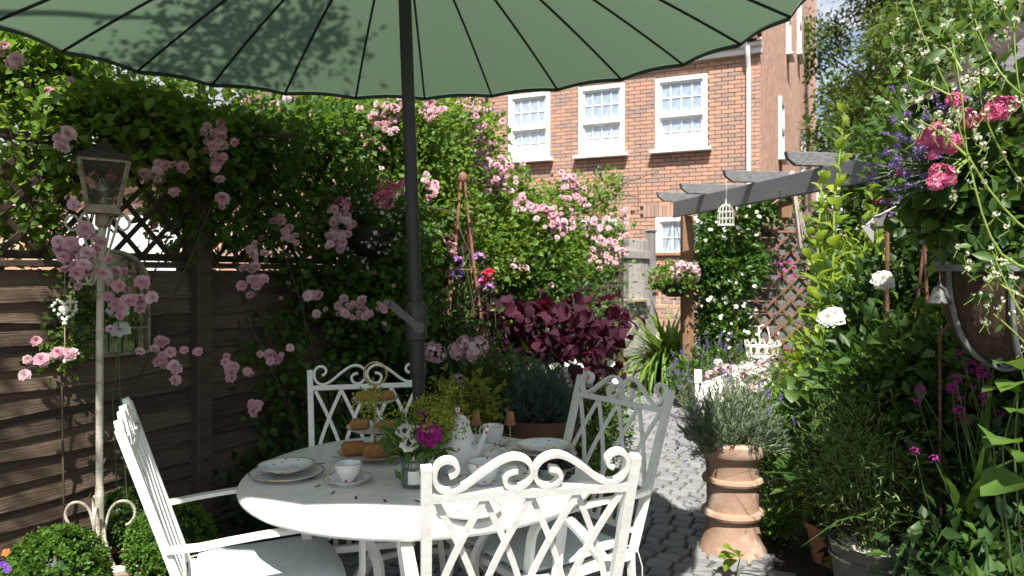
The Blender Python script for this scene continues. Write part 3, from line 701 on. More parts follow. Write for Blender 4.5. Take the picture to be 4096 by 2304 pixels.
# ---- trees
def tree(name, label, base, h, c, r, nc, per, cr, L, m, limbs=9, tr=.16, group=None, mat_t='bark', shell=.25, boughs=0):
    t = thing(name, label, 'tree', base, 0, group); b = Vector(base); top = Vector((c[0], c[1], c[2] + r[2] * .3)) - b; mbt = MB()
    q = [Vector((0, 0, 0)), Vector((0, 0, h * .25)) + top * .03, top * .45 + Vector((0, 0, h * .05)), top * .75, top]
    mbt.tube(q, [tr, tr * .85, tr * .6, tr * .35, tr * .1], 10); mbt.build('trunk', M[mat_t], t, True)
    lm = MB()
    for i in range(limbs):
        a = 2 * PI * i / limbs + U(-.3, .3); s0 = U(.35, .8); p0 = top * s0; e = Vector((c[0] + math.cos(a) * r[0] * U(.6, .95), c[1] + math.sin(a) * r[1] * U(.6, .95), c[2] + r[2] * U(-.5, .6))) - b
        mid = (p0 + e) / 2 + Vector((0, 0, U(.0, .3))); lm.tube([p0, mid, e], [tr * .32, tr * .2, tr * .05], 6)
        for j in range(3):
            d = Vector((U(-1, 1) * r[0], U(-1, 1) * r[1], U(-.6, 1) * r[2])) * .35; lm.tube([mid, mid + d * .6, mid + d], [tr * .12, tr * .08, tr * .03], 5)
    lm.build('limb', M[mat_t], t, True)
    if not boughs: scatter('crown', c, r, nc, per, cr, L, m, t, shell=shell, up=-.05, origin=base, droop=.2)
    for k in range(boughs):                      # separate leafy boughs with gaps between them
        d = Vector((random.gauss(0, 1), random.gauss(0, 1), random.gauss(0, 1))).normalized() * U(.35, .95); q = Vector(c) + Vector((d.x * r[0], d.y * r[1], d.z * r[2])); f = U(.2, .34)
        scatter('bough', tuple(q), (r[0] * f, r[1] * f, r[0] * f * .72), nc // boughs, per, cr, L, m, t, shell=.45, up=-.1, origin=base, droop=.2)
        lm = MB(); a0 = top * U(.4, .75); lm.tube([a0, (a0 + q - b) / 2 + Vector((0, 0, .2)), q - b], [tr * .25, tr * .15, tr * .05], 6); lm.build('limb', M[mat_t], t, True)
    return t
tree('broadleaf_tree', 'tall leafy green tree beyond the house gable against the sky', (13.0, 25, 0), 14, (14.6, 25, 8.2), (4.5, 4, 6.6), 1500, 55, .3, .17, G['tree'], 6, .35, 'trees beyond the house', boughs=46)
tree('broadleaf_tree', 'dark leafy tree behind the shed roof', (11.2, 17.0, 0), 9, (11.8, 17, 4.6), (3.6, 3, 4.4), 1100, 55, .24, .14, G['tree'], 6, .28, 'trees beyond the house', boughs=36)
tree('broadleaf_tree', 'dense dark green tree at the top picture corner above the shed', (10.5, 12.0, 0), 9, (10.6, 12, 6.2), (3.6, 2.5, 4.2), 900, 50, .22, .12, G['tree'], 6, .25, 'trees beyond the house', boughs=30)
# unseen trees behind the viewer, crowns shaped and placed to cast the wanted shade
tree('garden_birch', 'slender birch on the fence side whose leaves cast shadows on the parasol', (-3.3, .0, 0), 6, (-2.15, .35, 4.4), (.7, .6, .5), 22, 55, .10, .06, G['tree'], 9, .09)
bt_ = bpy.data.objects['garden_birch']
scatter('crown', (-1.3, 2.2, 4.35), (.55, .42, .45), 30, 70, .085, .05, G['tree'], bt_, shell=.2, up=-.05, origin=(-3.3, 0, 0))
MB().tube([(.9, .2, 3.6), (1.3, .9, 4.2), (1.7, 1.6, 4.35), (2.1, 2.2, 4.3)], [.035, .025, .016, .006], 7).build('limb', M['bark'], bt_, True)
tree('shade_maple', 'unseen spreading maple added to shade the shrubs at the shed side', (4.3, -1.8, 0), 6, (2.95, -2.1, 4.9), (1.75, 1.4, 1.1), 420, 40, .22, .14, G['tree'], 11, .14)
mt_ = bpy.data.objects['shade_maple']
scatter('crown', (2.8, .55, 4.9), (.9, .8, .6), 150, 44, .16, .12, G['tree'], mt_, shell=.2, up=-.05, origin=(4.3, -1.8, 0))  # extra crown lobe added to shade the bed at the shed side
MB().tube([(-.8, .4, 4.6), (-1.2, 1.2, 4.9), (-1.6, 2.2, 5.0)], [.04, .03, .01], 7).build('limb', M['bark'], mt_, True)
# ------------------------------------------------------------------ table, chairs, parasol
TC = Vector((-.34, 2.75, 0)); TZ = .74
tb = thing('garden_table', 'round white metal garden table set for tea', 'table', TC)
prof = [(.026, TZ - .022), (.026, TZ), (.30, TZ + .001), (.60, TZ), (.628, TZ - .002), (.643, TZ - .010), (.65, TZ - .022), (.647, TZ - .034), (.636, TZ - .042), (.615, TZ - .044), (.60, TZ - .032), (.3, TZ - .024), (.026, TZ - .022)]
MB().lathe(prof, 96).build('tabletop', M['white'], tb, True, 50)
MB().lathe([(.034, TZ + .001), (.034, TZ + .005), (.027, TZ + .005), (.027, TZ - .01)], 24).build('parasol_collar', M['white'], tb, True)
sm = MB().box((0, 0, 0), (.028, .007, .0016)).mesh('slot_shade'); sm.materials.append(M['black'])  # thin dark strips laid on the top stand in for shade in cut slots
for k in range(24):
    a = 2 * PI * k / 24 + .09; link(sm, 'slot_shade', None, tb, (.40 * math.cos(a), .40 * math.sin(a), TZ + .0014), rot=(0, 0, a + .6))
for k in range(4):
    a = PI / 4 + k * PI / 2 + .25; d = Vector((math.cos(a), math.sin(a), 0)); n = Vector((-d.y, d.x, 0)); m2 = MB()
    pts = [d * (.46 - .20 * math.sin(PI * min(1, t * 1.25)) - .06 * t + .16 * max(0, t - .75)) + Vector((0, 0, (TZ - .03) * (1 - t) + .004)) for t in [i / 14 for i in range(15)]]
    m2.bar(pts, .018, .036, n); m2.build('leg', M['white'], tb, True)
mb = MB(); ring = [Vector((.245 * math.cos(2 * PI * i / 40), .245 * math.sin(2 * PI * i / 40), .34)) for i in range(41)]; mb.bar(ring, .012, .022, (0, 0, 1)); mb.build('stretcher_ring', M['white'], tb, True)
mb = MB()
for k in range(2):
    a = PI / 4 + k * PI / 2 + .25; d = Vector((math.cos(a), math.sin(a), 0)); mb.beam(d * -.6 + Vector((0, 0, TZ - .04)), d * .6 + Vector((0, 0, TZ - .04 - .02 * k)), .02, .02)
mb.build('top_frame', M['white'], tb)

SC = [(370, 1255), (405, 1242), (428, 1218), (436, 1180), (412, 1140), (372, 1120), (330, 1117), (285, 1135), (258, 1165), (245, 1205), (243, 1262), (258, 1315), (290, 1360), (335, 1388), (385, 1396), (440, 1386), (520, 1345), (590, 1295), (660, 1240), (730, 1193), (800, 1150), (855, 1126), (910, 1115), (970, 1120), (1030, 1145), (1072, 1185), (1096, 1240), (1090, 1300), (1060, 1350), (1010, 1388), (955, 1402), (905, 1390), (870, 1355), (855, 1312), (868, 1275), (905, 1250), (965, 1240)]
def smooth_path(P, k=3):
    out = []
    for i in range(len(P) - 1):
        p0, p1, p2, p3 = P[max(i - 1, 0)], P[i], P[i + 1], P[min(i + 2, len(P) - 1)]
        for j in range(k):
            t = j / k; out.append(tuple(.5 * (2 * b + (c - a) * t + (2 * a - 5 * b + 4 * c - d) * t * t + (3 * b - a - 3 * c + d) * t ** 3) for a, b, c, d in zip(p0, p1, p2, p3)))
    return out + [P[-1]]
def make_chair(mw):
    t = thing('garden_chair', 'x x x x', 'chair', group='white metal garden chairs'); W = .51; zs, zt, rec = .44, 1.02, .19
    hgt = math.hypot(zt - zs, rec); ay = Vector((0, -rec / hgt, (zt - zs) / hgt)); nb_ = Vector((0, ay.z, -ay.y))         # up along the back, and its normal
    def bp(x, h): return Vector((x, 0, zs)) + ay * h
    for s in (-1, 1):
        m2 = MB(); m2.bar([bp(s * W / 2 * (.93 + .07 * q / 6), hgt * q / 6) for q in range(7)], .025, .025, nb_); m2.build('back_post', mw, t)
        m2 = MB(); m2.bar([(s * W / 2 * .93, -.11 * q ** 2 + .012, zs * (1 - q) + .003) for q in (0, .2, .4, .6, .8, 1)], .022, .022, (1, 0, 0)); m2.build('leg', mw, t)
        m2 = MB(); m2.bar([(s * (W / 2 * .95 + .015 * math.sin(q * 3)), .47 + .05 * math.sin(q * 2.6) - .03 * q, zs * (1 - q) + .003) for q in (0, .2, .4, .6, .8, 1)], .022, .022, (1, 0, 0)); m2.build('leg', mw, t)
        ar = [bp(s * W / 2 * .97, .225)] + [Vector((s * (W / 2 + .012), y, .655 + .012 * math.sin(y * 6))) for y in (.02, .1, .2, .3, .40)]
        ar += [Vector((s * (W / 2 + .012),   .435 + .07 * math.sin(a), .588 + .07 * math.cos(a))) for a in (.1, .45, .8, 1.15, 1.5)] + [Vector((s * W / 2, .508, .5)), Vector((s * W / 2 * .96, .495, .44))]
        m2 = MB(); m2.bar(ar, .014, .034, (1, 0, 0)); m2.build('armrest', mw, t, True, 30)
        sp = []
        for (zx, zy) in smooth_path(SC, 2): sp.append(bp(s * ((zx - 185) * .000272 - W / 2 + .004), hgt - .075 + (1420 - zy) * .00030))
        m2 = MB(); m2.bar(sp, .0105, .022, nb_); m2.build('scroll', mw, t, True, 60)
    tr = MB(); tr.bar([bp(-W / 2 + .0125, hgt - .083), bp(W / 2 - .0125, hgt - .083)], .022, .022, nb_); tr.build('top_rail', mw, t)
    lr = MB(); lr.bar([bp(-W / 2 * .93 + .012, .07), bp(W / 2 * .93 - .012, .07)], .02, .02, nb_); lr.build('lower_rail', mw, t)
    wi = W - .05; h1, h0 = hgt - .095, .075
    for k in range(5):
        for s in (-1, 1):
            if (k == 0 and s < 0) or (k == 4 and s > 0): continue
            x0 = -wi / 2 + wi * k / 4; pts = []
            for q in range(15):
                f = q / 14; x = x0 + s * wi / 4 * 1.18 * math.sin(f * PI / 2 * .97) * (1.0); x = max(-wi / 2, min(wi / 2, x)) * (1 - .05 * f)
                pts.append(bp(x, h1 + (h0 - h1) * f) + nb_ * (.004 * s))
            m2 = MB(); m2.bar(pts, .0155, .008, nb_); m2.build('lattice_slat', mw, t, True, 50)
    sf = MB(); yy = (.0, .43)
    for s in (-1, 1): sf.beam((s * .238, .0, zs - .012), (s * .238, .48, zs - .012), .022, .024)
    for y in (.012, .47): sf.beam((-.226, y, zs - .012), (.226, y, zs - .012), .022, .024)
    for k in range(9): sf.beam((-.2 + .05 * k, .022, zs - .006), (-.2 + .05 * k, .46, zs - .006), .018, .004)
    sf.build('seat_frame', mw, t)
    return t
def place(o, base, f):
    o.location = (base[0], base[1], 0.006); o.rotation_euler = (0, 0, math.atan2(f[1], f[0]) - PI / 2)
spots = [((.012, 1.925), (-.21, .977), 'white scrolled metal chair nearest the viewer with its back turned'),
         ((-1.055, 2.40), (.905, .425), 'white metal armchair seen from the side beside the lamp post'),
         ((.305, 2.90), (-.80, -.60), 'white metal chair on the path side of the table with blue cushion'),
         ((-.635, 3.25), (.25, -.97), 'white metal chair across the table in front of the dark roses')]
ch0 = make_chair(M['white'])
for i, (b, f, lb) in enumerate(spots):
    o = ch0 if i == 0 else copy_tree(ch0)
    o['label'] = lb; place(o, b, f)
def cushion(label, base, f, col, ties=True):
    t = thing('seat_cushion', label, 'cushion', (base[0], base[1], .452), math.atan2(f[1], f[0]) - PI / 2, 'seat cushions')
    m2 = MB(); n = 14; vs = []
    for zi in (-1, 1):
        for i in range(n + 1):
            for j in range(n + 1):
                x, y = -1 + 2 * i / n, -1 + 2 * j / n; rx = x * (1 - .06 * y * y); ry = y * (1 - .06 * x * x); e = (1 - abs(x) ** 5) * (1 - abs(y) ** 5)
                vs.append((rx * .225, .25 + ry * .23, .022 + zi * (.004 + .02 * e ** .5) + .002 * math.sin(9 * x + 4 * y)))
    q = (n + 1) ** 2; fs = []
    for i in range(n):
        for j in range(n):
            a = i * (n + 1) + j; fs += [(a, a + 1, a + n + 2, a + n + 1), (q + a, q + a + n + 1, q + a + n + 2, q + a + 1)]
    edge = [i * (n + 1) for i in range(n + 1)] + [n * (n + 1) + j for j in range(1, n + 1)] + [i * (n + 1) + n for i in range(n - 1, -1, -1)] + [j for j in range(n - 1, 0, -1)]
    for i in range(len(edge)): a, b = edge[i], edge[(i + 1) % len(edge)]; fs.append((a, b, b + q, a + q))
    m2.add(vs, fs).build('pad', col, t, True, 60)
    if ties:
        for s in (-1, 1): MB().tube([(s * .21, .03, .02), (s * .25, -.01, .0), (s * .265, -.02, -.06), (s * .27 + .01, -.025, -.13), (s * .262, -.03, -.19)], .0025, 5).build('tie', M['flag'], t, True)
    return t
cushion('pale cushion on the armchair beside the lamp post', *spots[1][:2], M['cushion'])
cushion('pale blue cushion with tie strings on the path side chair', *spots[2][:2], M['cushion'])
cushion('pale cushion on the chair nearest the viewer', *spots[0][:2], M['cushion'])

# parasol
pa = thing('parasol', 'large sage green parasol rising through the table', 'parasol', (TC.x, TC.y, 0)); AX = Vector((-.02925, -.04525, 1)).normalized()
b0 = Vector((0, 0, TZ)); rc = b0 + AX * 1.666; R = 1.447
ex = (Vector((1, 0, 0)) - AX * AX.x).normalized(); ey = AX.cross(ex)
def dome(r): return .46 * (1 - (r / R) ** 1.35)
def cp(th, r, dz=0.0): return rc + (ex * math.cos(th) + ey * math.sin(th)) * r + AX * (dome(r) + dz)
MB().lathe([(.001, .0), (.26, .0), (.26, .03), (.22, .06), (.05, .09), (.035, .10), (.035, .38), (.001, .38)], 40, (0, 0, .02)).build('base', M['dark_metal'], pa, True, 40)
m2 = MB(); m2.tube([Vector((0, 0, .08)), b0, b0 + AX * .5, b0 + AX * 1.2, rc, rc + AX * .5], .0235, 20); m2.build('pole', M['dark_metal'], pa, True, 50)
ck = b0 + AX * .545; m2 = MB()
m2.tube([ck - AX * .20, ck - AX * .18, ck - AX * .06, ck - AX * .055, ck + AX * .06, ck + AX * .085], [.026, .030, .030, .040, .040, .028], 18); hs = m2.build('crank_housing', M['dark_metal'], pa, True, 40)
cr_ = ck + Vector((.018, -.045, -.01)); m2 = MB(); m2.tube([ck + Vector((.01, -.02, -.01)), cr_], .016, 14); m2.tube([cr_, cr_ + Vector((.0, -.012, .0))], .02, 14)
m2.beam(cr_ + Vector((0, -.008, 0)), cr_ + Vector((-.115, -.012, .095)), .012, .026); m2.tube([cr_ + Vector((-.112, -.012, .092)), cr_ + Vector((-.114, -.05, .094))], .011, 12)
m2.build('crank_handle', M['crank'], hs, True, 40)
t0 = 2.95095
for k in range(24):
    th = t0 - k * 2 * PI / 24; m2 = MB()
    m2.tube([cp(th, .06 + (R - .06) * q / 12, -.008) for q in range(13)], .0058, 6); m2.build('rib', M['dark_metal'], pa, True)
    m2 = MB(); nu, nv = 8, 16; vs = []
    for i in range(nu + 1):
        f = i / nu; sag = .0 - .012 * math.sin(PI * f); a = th - f * 2 * PI / 24
        for j in range(nv + 1):
            g = j / nv; r = .03 + (R - .03) * g; chord = 1 - (1 - math.cos(PI / 24)) * math.sin(PI * f)
            rim = 1 - .004 * math.sin(PI * f) * g ** 4
            vs.append(cp(a, r * rim * chord, .0) + AX * (sag * -.35 * g))
    fs = [(i * (nv + 1) + j, i * (nv + 1) + j + 1, (i + 1) * (nv + 1) + j + 1, (i + 1) * (nv + 1) + j) for i in range(nu) for j in range(nv)]
    pn = m2.add(vs, fs).build('canopy_panel', M['canopy'], pa, True, 80)
    hm = MB(); e = [vs[i * (nv + 1) + nv] for i in range(nu + 1)]; hv = []
    for p in e:
        o2 = (p - rc); o2 = (o2 - AX * o2.dot(AX)).normalized(); hv += [p + o2 * .004 + AX * .004, p - o2 * .006 - AX * .024]
    hm.add(hv, [(2 * i, 2 * i + 1, 2 * i + 3, 2 * i + 2) for i in range(nu)]).build('hem', M['hem'], pn)
    m2 = MB(); m2.tube([b0 + AX * 1.80, cp(th, .50, -.012)], .004, 5); m2.build('strut', M['dark_metal'], pa, True)
m2 = MB(); m2.tube([b0 + AX * 1.77, b0 + AX * 1.83], .04, 16); m2.build('runner', M['dark_metal'], pa, True, 40)
m2 = MB(); m2.tube([rc + AX * .42, rc + AX * .50, rc + AX * .56], [.05, .03, .01], 12); m2.build('finial', M['dark_metal'], pa, True, 40)

# ------------------------------------------------------------------ on the table
def tp(x, y):
    v = y * .39752; u = x * .39752; Y = F * (HC - TZ) / (v - VH); return Vector(((u - 512) / F * Y, Y, TZ + .0015))
def plate(label, loc, r, group='floral plates', flute=0.0):
    t = thing('plate', label, 'plate', loc, U(0, 6), group)
    pr = [(.001, .004), (r * .55, .004), (r * .62, .007), (r * .8, .013), (r, .019), (r * .995, .021), (r * .8, .016), (r * .62, .010), (r * .55, .007), (.001, .007)]
    MB().lathe(pr, 48, wob=.012).build('dish', M['china'], t, True, 60)
    MB().lathe([(r * .97, .0192), (r * 1.004, .0205), (r * 1.0, .0222), (r * .97, .0205)], 48, wob=.012).build('gilt_rim', M['gold'], t, True)
    MB().lathe([(r * .5, .0), (r * .52, .0), (r * .52, .005), (r * .5, .005)], 24).build('foot', M['china'], t, True); return t
def cup(label, loc, r=.047, h=.062, rz=0.0):
    t = thing('teacup', label, 'cup', loc, rz, 'floral teacups')
    pr = [(.001, .004), (r * .45, .004), (r * .5, 0), (r * .55, .003), (r * .55, .008), (r * .8, h * .35), (r * .95, h * .7), (r * 1.02, h), (r * .98, h), (r * .9, h * .68), (r * .75, h * .38), (r * .5, .012), (.001, .011)]
    MB().lathe(pr, 40, wob=.01).build('bowl', M['china'], t, True, 60)
    MB().lathe([(r * 1.0, h - .001), (r * 1.028, h), (r * 1.0, h + .0015), (r * .97, h)], 40, wob=.01).build('gilt_rim', M['gold'], t, True)
    MB().tube([(r * .9, 0, h * .8), (r * 1.3, 0, h * .85), (r * 1.5, 0, h * .6), (r * 1.3, 0, h * .32), (r * .8, 0, h * .3)], .0035, 8).build('handle', M['china'], t, True); return t
p = tp(722, 1200); plate('floral dinner plate under a smaller plate at the lamp post end of the table', p, .13); plate('small floral side plate stacked on the dinner plate', p + Vector((-.005, .005, .0225)), .10)
p = tp(875, 1216); plate('floral saucer beside the stacked plates', p, .083); cup('gold rimmed floral teacup beside the stacked plates', p + Vector((0, 0, .0085)), rz=2.2)
p = tp(1180, 1296); plate('floral side plate at the sunny table edge behind the nearest chair', p, .10)
p = tp(1225, 1222); plate('floral saucer under the teacup behind the nearest chair scrolls', p, .10); cup('floral teacup on the saucer behind the nearest chair scrolls', p + Vector((-.01, .0, .0085)), .056, .075, 1.0)
p = tp(1225, 1180); cup('wide floral sugar bowl cup behind the other teacup', p + Vector((-.01, .03, .0)), .06, .075, .4)
p = tp(1240, 1122); plate('floral saucer farthest across the table', p, .075); cup('floral teacup farthest across the table', p + Vector((0, 0, .0085)), .046, .078, 2.6)
p = tp(1365, 1152)
for k, (r, lb) in enumerate(((.135, 'large floral plate at the bottom of the plate stack beside the fruit bowl'), (.125, 'middle floral plate of the stack beside the fruit bowl'), (.11, 'topmost floral plate of the stack beside the fruit bowl'))): plate(lb, p + Vector((.004 * k, 0, .017 * k)), r)
# fruit bowl
p = tp(1385, 1222); t = thing('fruit_bowl', 'small cut glass bowl heaped with blackberries', 'bowl', p)
MB().lathe([(.001, .003), (.045, .003), (.05, 0), (.052, .004), (.075, .04), (.09, .075), (.086, .075), (.071, .042), (.048, .008), (.001, .007)], 40).build('bowl', M['glass'], t, True, 60)
t['label'] = 'small cut glass bowl heaped with blackberries'
bmesh_ = MB()
for k in range(18):
    a = k * 2.4; bmesh_.blob((.011 * math.cos(a) * (k / 18) ** .5, .011 * math.sin(a) * (k / 18) ** .5, .013 - .02 * k / 18), .0042, 6, 4)
bm3 = bmesh_.mesh('blackberry', True); bm3.materials.append(M['berry'])
for k in range(60):
    a = U(0, 6.28); r = .075 * math.sqrt(U(0, 1)); link(bm3, 'blackberry', None, t, (r * math.cos(a), r * math.sin(a), .055 + (.075 - r) * .55 + U(-.012, .012)), rot=(U(0, 6), U(0, 6), U(0, 6)), scale=1.15)
# coffee pot
p = tp(1150, 1190) + Vector((0, 0, 0)); t = thing('coffee_pot', 'tall white floral china coffee pot with domed lid', 'coffee pot', p, -.4)
MB().lathe([(.001, .004), (.045, .0), (.05, .004), (.048, .012), (.068, .05), (.07, .09), (.058, .14), (.046, .175), (.048, .185), (.044, .186), (.001, .186)], 40).build('body', M['china'], t, True, 60)
MB().lathe([(.047, .186), (.044, .195), (.028, .208), (.008, .214), (.006, .222), (.012, .232), (.008, .242), (.001, .244)], 32).build('lid', M['china'], t, True, 60)
MB().tube([(.055, 0, .07), (.085, 0, .085), (.10, 0, .12), (.115, 0, .16), (.13, 0, .185)], [.02, .015, .011, .009, .008], 12).build('spout', M['china'], t, True)
MB().tube([(-.05, 0, .165), (-.085, 0, .17), (-.105, 0, .13), (-.095, 0, .085), (-.062, 0, .06)], .006, 8).build('handle', M['china'], t, True)
# cake stand
p = tp(938, 1162) + Vector((.0, .05, 0)); cs_ = thing('cake_stand', 'three tier gilt cake stand behind the flower jar', 'cake stand', p)
for (z, r) in ((.018, .145), (.115, .115), (.225, .092)):
    MB().lathe([(.001, z), (r * .8, z), (r, z + .012), (r * .99, z + .014), (r * .8, z + .005), (.001, z + .005)], 48, wob=.01).build('tier', M['china'], cs_, True, 60)
    MB().lathe([(r * .97, z + .0115), (r * 1.01, z + .013), (r * .99, z + .0155), (r * .97, z + .0135)], 48, wob=.01).build('gilt_rim', M['gold'], cs_, True)
MB().lathe([(.03, .0), (.035, .0), (.02, .018), (.03, .018)], 20).build('foot', M['gold'], cs_, True)
MB().tube([(0, 0, .01), (0, 0, .29)], .006, 10).build('rod', M['gold'], cs_, True)
MB().tube([(.045 * math.sin(a), 0, .335 - .045 * math.cos(a)) for a in [2 * PI * i / 24 for i in range(25)]], .004, 8).build('ring_handle', M['gold'], cs_, True)
def cake(label, loc, kind, s=1.0, rz=0.0):
    t = thing('cake', label, 'cake', loc, rz, 'cakes on the stand'); m2 = MB()
    if kind == 'loaf': m2.box((0, 0, .026 * s), (.095 * s, .06 * s, .05 * s), ch=.012 * s)
    else: m2.lathe([(.001, 0), (.028 * s, 0), (.034 * s, .006), (.036 * s, .024 * s), (.03 * s, .034 * s), (.001, .038 * s)], 20)
    m2.build('sponge', M['cake'], t, True, 50)
    if kind == 'berry':
        for k in range(7): a = k * .9; MB().blob((.017 * math.cos(a) * (k > 0), .017 * math.sin(a) * (k > 0), .042 * s), .010, 8, 5).build('berry', M['jam'], t, True)
    return t
for (dx, dy, z, kd, s_, lb) in ((-.075, -.045, .024, 'loaf', 1.0, 'golden brown loaf slice on the lowest tier towards the stacked plates'), (.02, -.085, .024, 'loaf', 1.05, 'golden brown loaf slice at the front of the lowest tier'), (.09, -.02, .024, 'loaf', .9, 'golden brown loaf slice on the lowest tier beside the flower jar'),
                            (-.055, -.03, .121, 'loaf', .8, 'pale sponge slice on the middle tier'), (.05, -.045, .121, 'round', 1.0, 'small round bun on the middle tier'),
                            (-.035, -.03, .231, 'round', 1.05, 'small sponge at the side of the top tier'), (.042, -.022, .231, 'round', 1.1, 'round sponge on the top tier beside the rod'), (.004, -.048, .231, 'berry', 1.0, 'sponge topped with red berries on the top tier')):
    cake(lb, p + Vector((dx, dy, z)), kd, s_, U(-.4, .4))
# flower jar and bouquet
p = tp(1043, 1224); t = thing('glass_jar', 'glass jar with paper label holding the bouquet', 'jar', p, .3)
MB().lathe([(.001, .002), (.044, .002), (.047, .008), (.047, .085), (.042, .097), (.044, .102), (.044, .112), (.041, .112), (.040, .1), (.043, .084), (.043, .01), (.001, .007)], 36).build('body', M['glass'], t, True, 60)
MB().lathe([(.001, .009), (.0425, .009), (.0425, .06), (.001, .06)], 28).build('water', M['glass'], t, True, 60)
m2 = MB(); vs = [(.0478 * math.cos(a), .0478 * math.sin(a), z) for z in (.018, .062) for a in [-PI / 2 - .65 + .13 * i for i in range(11)]]; m2.add(vs, [(i, i + 1, i + 12, i + 11) for i in range(10)]); m2.build('paper_label', M['card'], t, True)
bq = thing('bouquet', 'loose bouquet of lime green foam flowers, white and magenta blooms in the jar', 'flowers', p); o3 = p
ends = [(Vector((U(-.012, .012), U(-.012, .012), .02)) + o3, o3 + Vector((U(-.17, .15), U(-.06, .14), U(.16, .30)))) for k in range(26)]
stems('stem', ends, M['stem'], bq, .002, o3)
for k, (a, e) in enumerate(ends[:20]): scatter('lime_spray', tuple(e), (.05, .05, .045), 9, 16, .012, .011, G['lime'], bq, W=.8, origin=o3)
scatter('foliage', tuple(o3 + Vector((0, .02, .15))), (.09, .08, .06), 22, 12, .02, .045, G['mid'], bq, W=.4, origin=o3)
wf = rosette('white_bloom', G['whitef'], .031, ((7, 1, .25), (6, .8, .6)), .3); pf = rosette('magenta_bloom', G['magenta'], .045, ((8, 1, .2), (7, .85, .6), (6, .6, 1.0)), .4)
lk = Vector((.1, -.9, .5)).to_track_quat('Z', 'Y').to_euler()
for (x, y, dy) in ((1028, 1118, -.05), (1044, 1090, -.045), (1018, 1085, -.03)):
    q = a5(x, y, p.y + dy) - o3; f = link(wf, 'white_bloom', None, bq, q, rot=(lk[0], lk[1], U(0, .4))); MB().blob((0, 0, .006), (.009, .009, .006), 10, 6).build('eye', M['black'], f, True)
link(pf, 'magenta_bloom', None, bq, a5(1080, 1096, p.y - .06) - o3, rot=(lk[0] - .1, .25, 0))
link(pf, 'magenta_bloom', None, bq, a5(1064, 1048, p.y + .02) - o3, rot=(lk[0] - .3, -.3, 1), scale=.5)
# ------------------------------------------------------------------ lamp post, mirror, ornaments
lp = thing('lamp_post', 'cream scrolled metal garden lamp post with square lantern', 'lamp post', (-1.66, 2.95, 0))
MB().tube([(0, 0, .02), (0, 0, .6), (0, 0, .62), (0, 0, 1.2), (.01, 0, 1.70)], [.017, .017, .014, .014, .014], 14).build('pole', M['cream'], lp, True, 50)
def ring2(path, a): return [Vector((r * math.cos(a), r * math.sin(a), z)) for (r, z) in path]
foot = [(.10, .455), (.118, .465), (.132, .49), (.132, .52), (.115, .545), (.09, .553), (.062, .545), (.04, .52), (.028, .48), (.021, .44), (.021, .40), (.04, .33), (.075, .25), (.12, .16), (.17, .08), (.21, .012)]
for a in (.15, 2.25, PI + .05, -1.2): m2 = MB(); m2.tube(ring2(smooth_path(foot, 2), a), .0058, 8); m2.build('foot', M['cream'], lp, True)
brk = [(.085, 1.655), (.10, 1.645), (.122, 1.655), (.13, 1.68), (.118, 1.70), (.095, 1.705), (.08, 1.685), (.07, 1.65), (.05, 1.59), (.026, 1.52), (.024, 1.475), (.04, 1.435), (.07, 1.43), (.09, 1.455), (.085, 1.485), (.06, 1.495)]
for a in (-.1, PI / 2, PI + .1, -PI / 2): m2 = MB(); m2.tube(ring2(smooth_path(brk, 2), a), .005, 8); m2.build('bracket_scroll', M['cream'], lp, True)
ln = thing('lantern', None, None); ln.parent = lp; ln.scale = (.86, .86, .9); ln.location = (.012, 0, 1.71); ln.rotation_euler = (0, .03, .5)
b_, t_, h_ = .062, .100, .205; m2 = MB()
for i in range(4):
    a = PI / 4 + i * PI / 2; a2 = a + PI / 2; q = math.sqrt(2)
    p0, p1 = Vector((b_ * q * math.cos(a), b_ * q * math.sin(a), .03)), Vector((t_ * q * math.cos(a), t_ * q * math.sin(a), .03 + h_)); n0, n1 = Vector((b_ * q * math.cos(a2), b_ * q * math.sin(a2), .03)), Vector((t_ * q * math.cos(a2), t_ * q * math.sin(a2), .03 + h_))
    m2.beam(p0, p1, .014, .014, (math.cos(a), math.sin(a), 0)); m2.beam(p0, n0, .016, .016); m2.beam(p1, n1, .02, .018)
    g = MB(); g.add([p0 * .96 + Vector((0, 0, .006)), n0 * .96 + Vector((0, 0, .006)), n1 * .97, p1 * .97], [(0, 1, 2, 3)]); g.build('glass_pane', M['lantern_glass'], ln)
m2.build('frame', M['lantern'], ln); mb = MB(); mb.box((0, 0, .012), (.15, .15, .02)); mb.lathe([(.03, 0), (.03, -.05), (.018, -.06)], 16); mb.build('base_plate', M['lantern'], ln)
MB().lathe([(.160, .236), (.162, .244), (.10, .274), (.05, .295), (.045, .31), (.02, .32), (.016, .335), (.001, .345)], 4).build('roof', M['trellis'], ln)
for o_ in ln.children:
    if o_.name.startswith('roof'): o_.rotation_euler = (0, 0, PI / 4)
MB().lathe([(.02, .03), (.022, .06), (.03, .09), (.034, .13), (.02, .165), (.001, .17)], 12).build('bulb', M['glass'], ln, True)

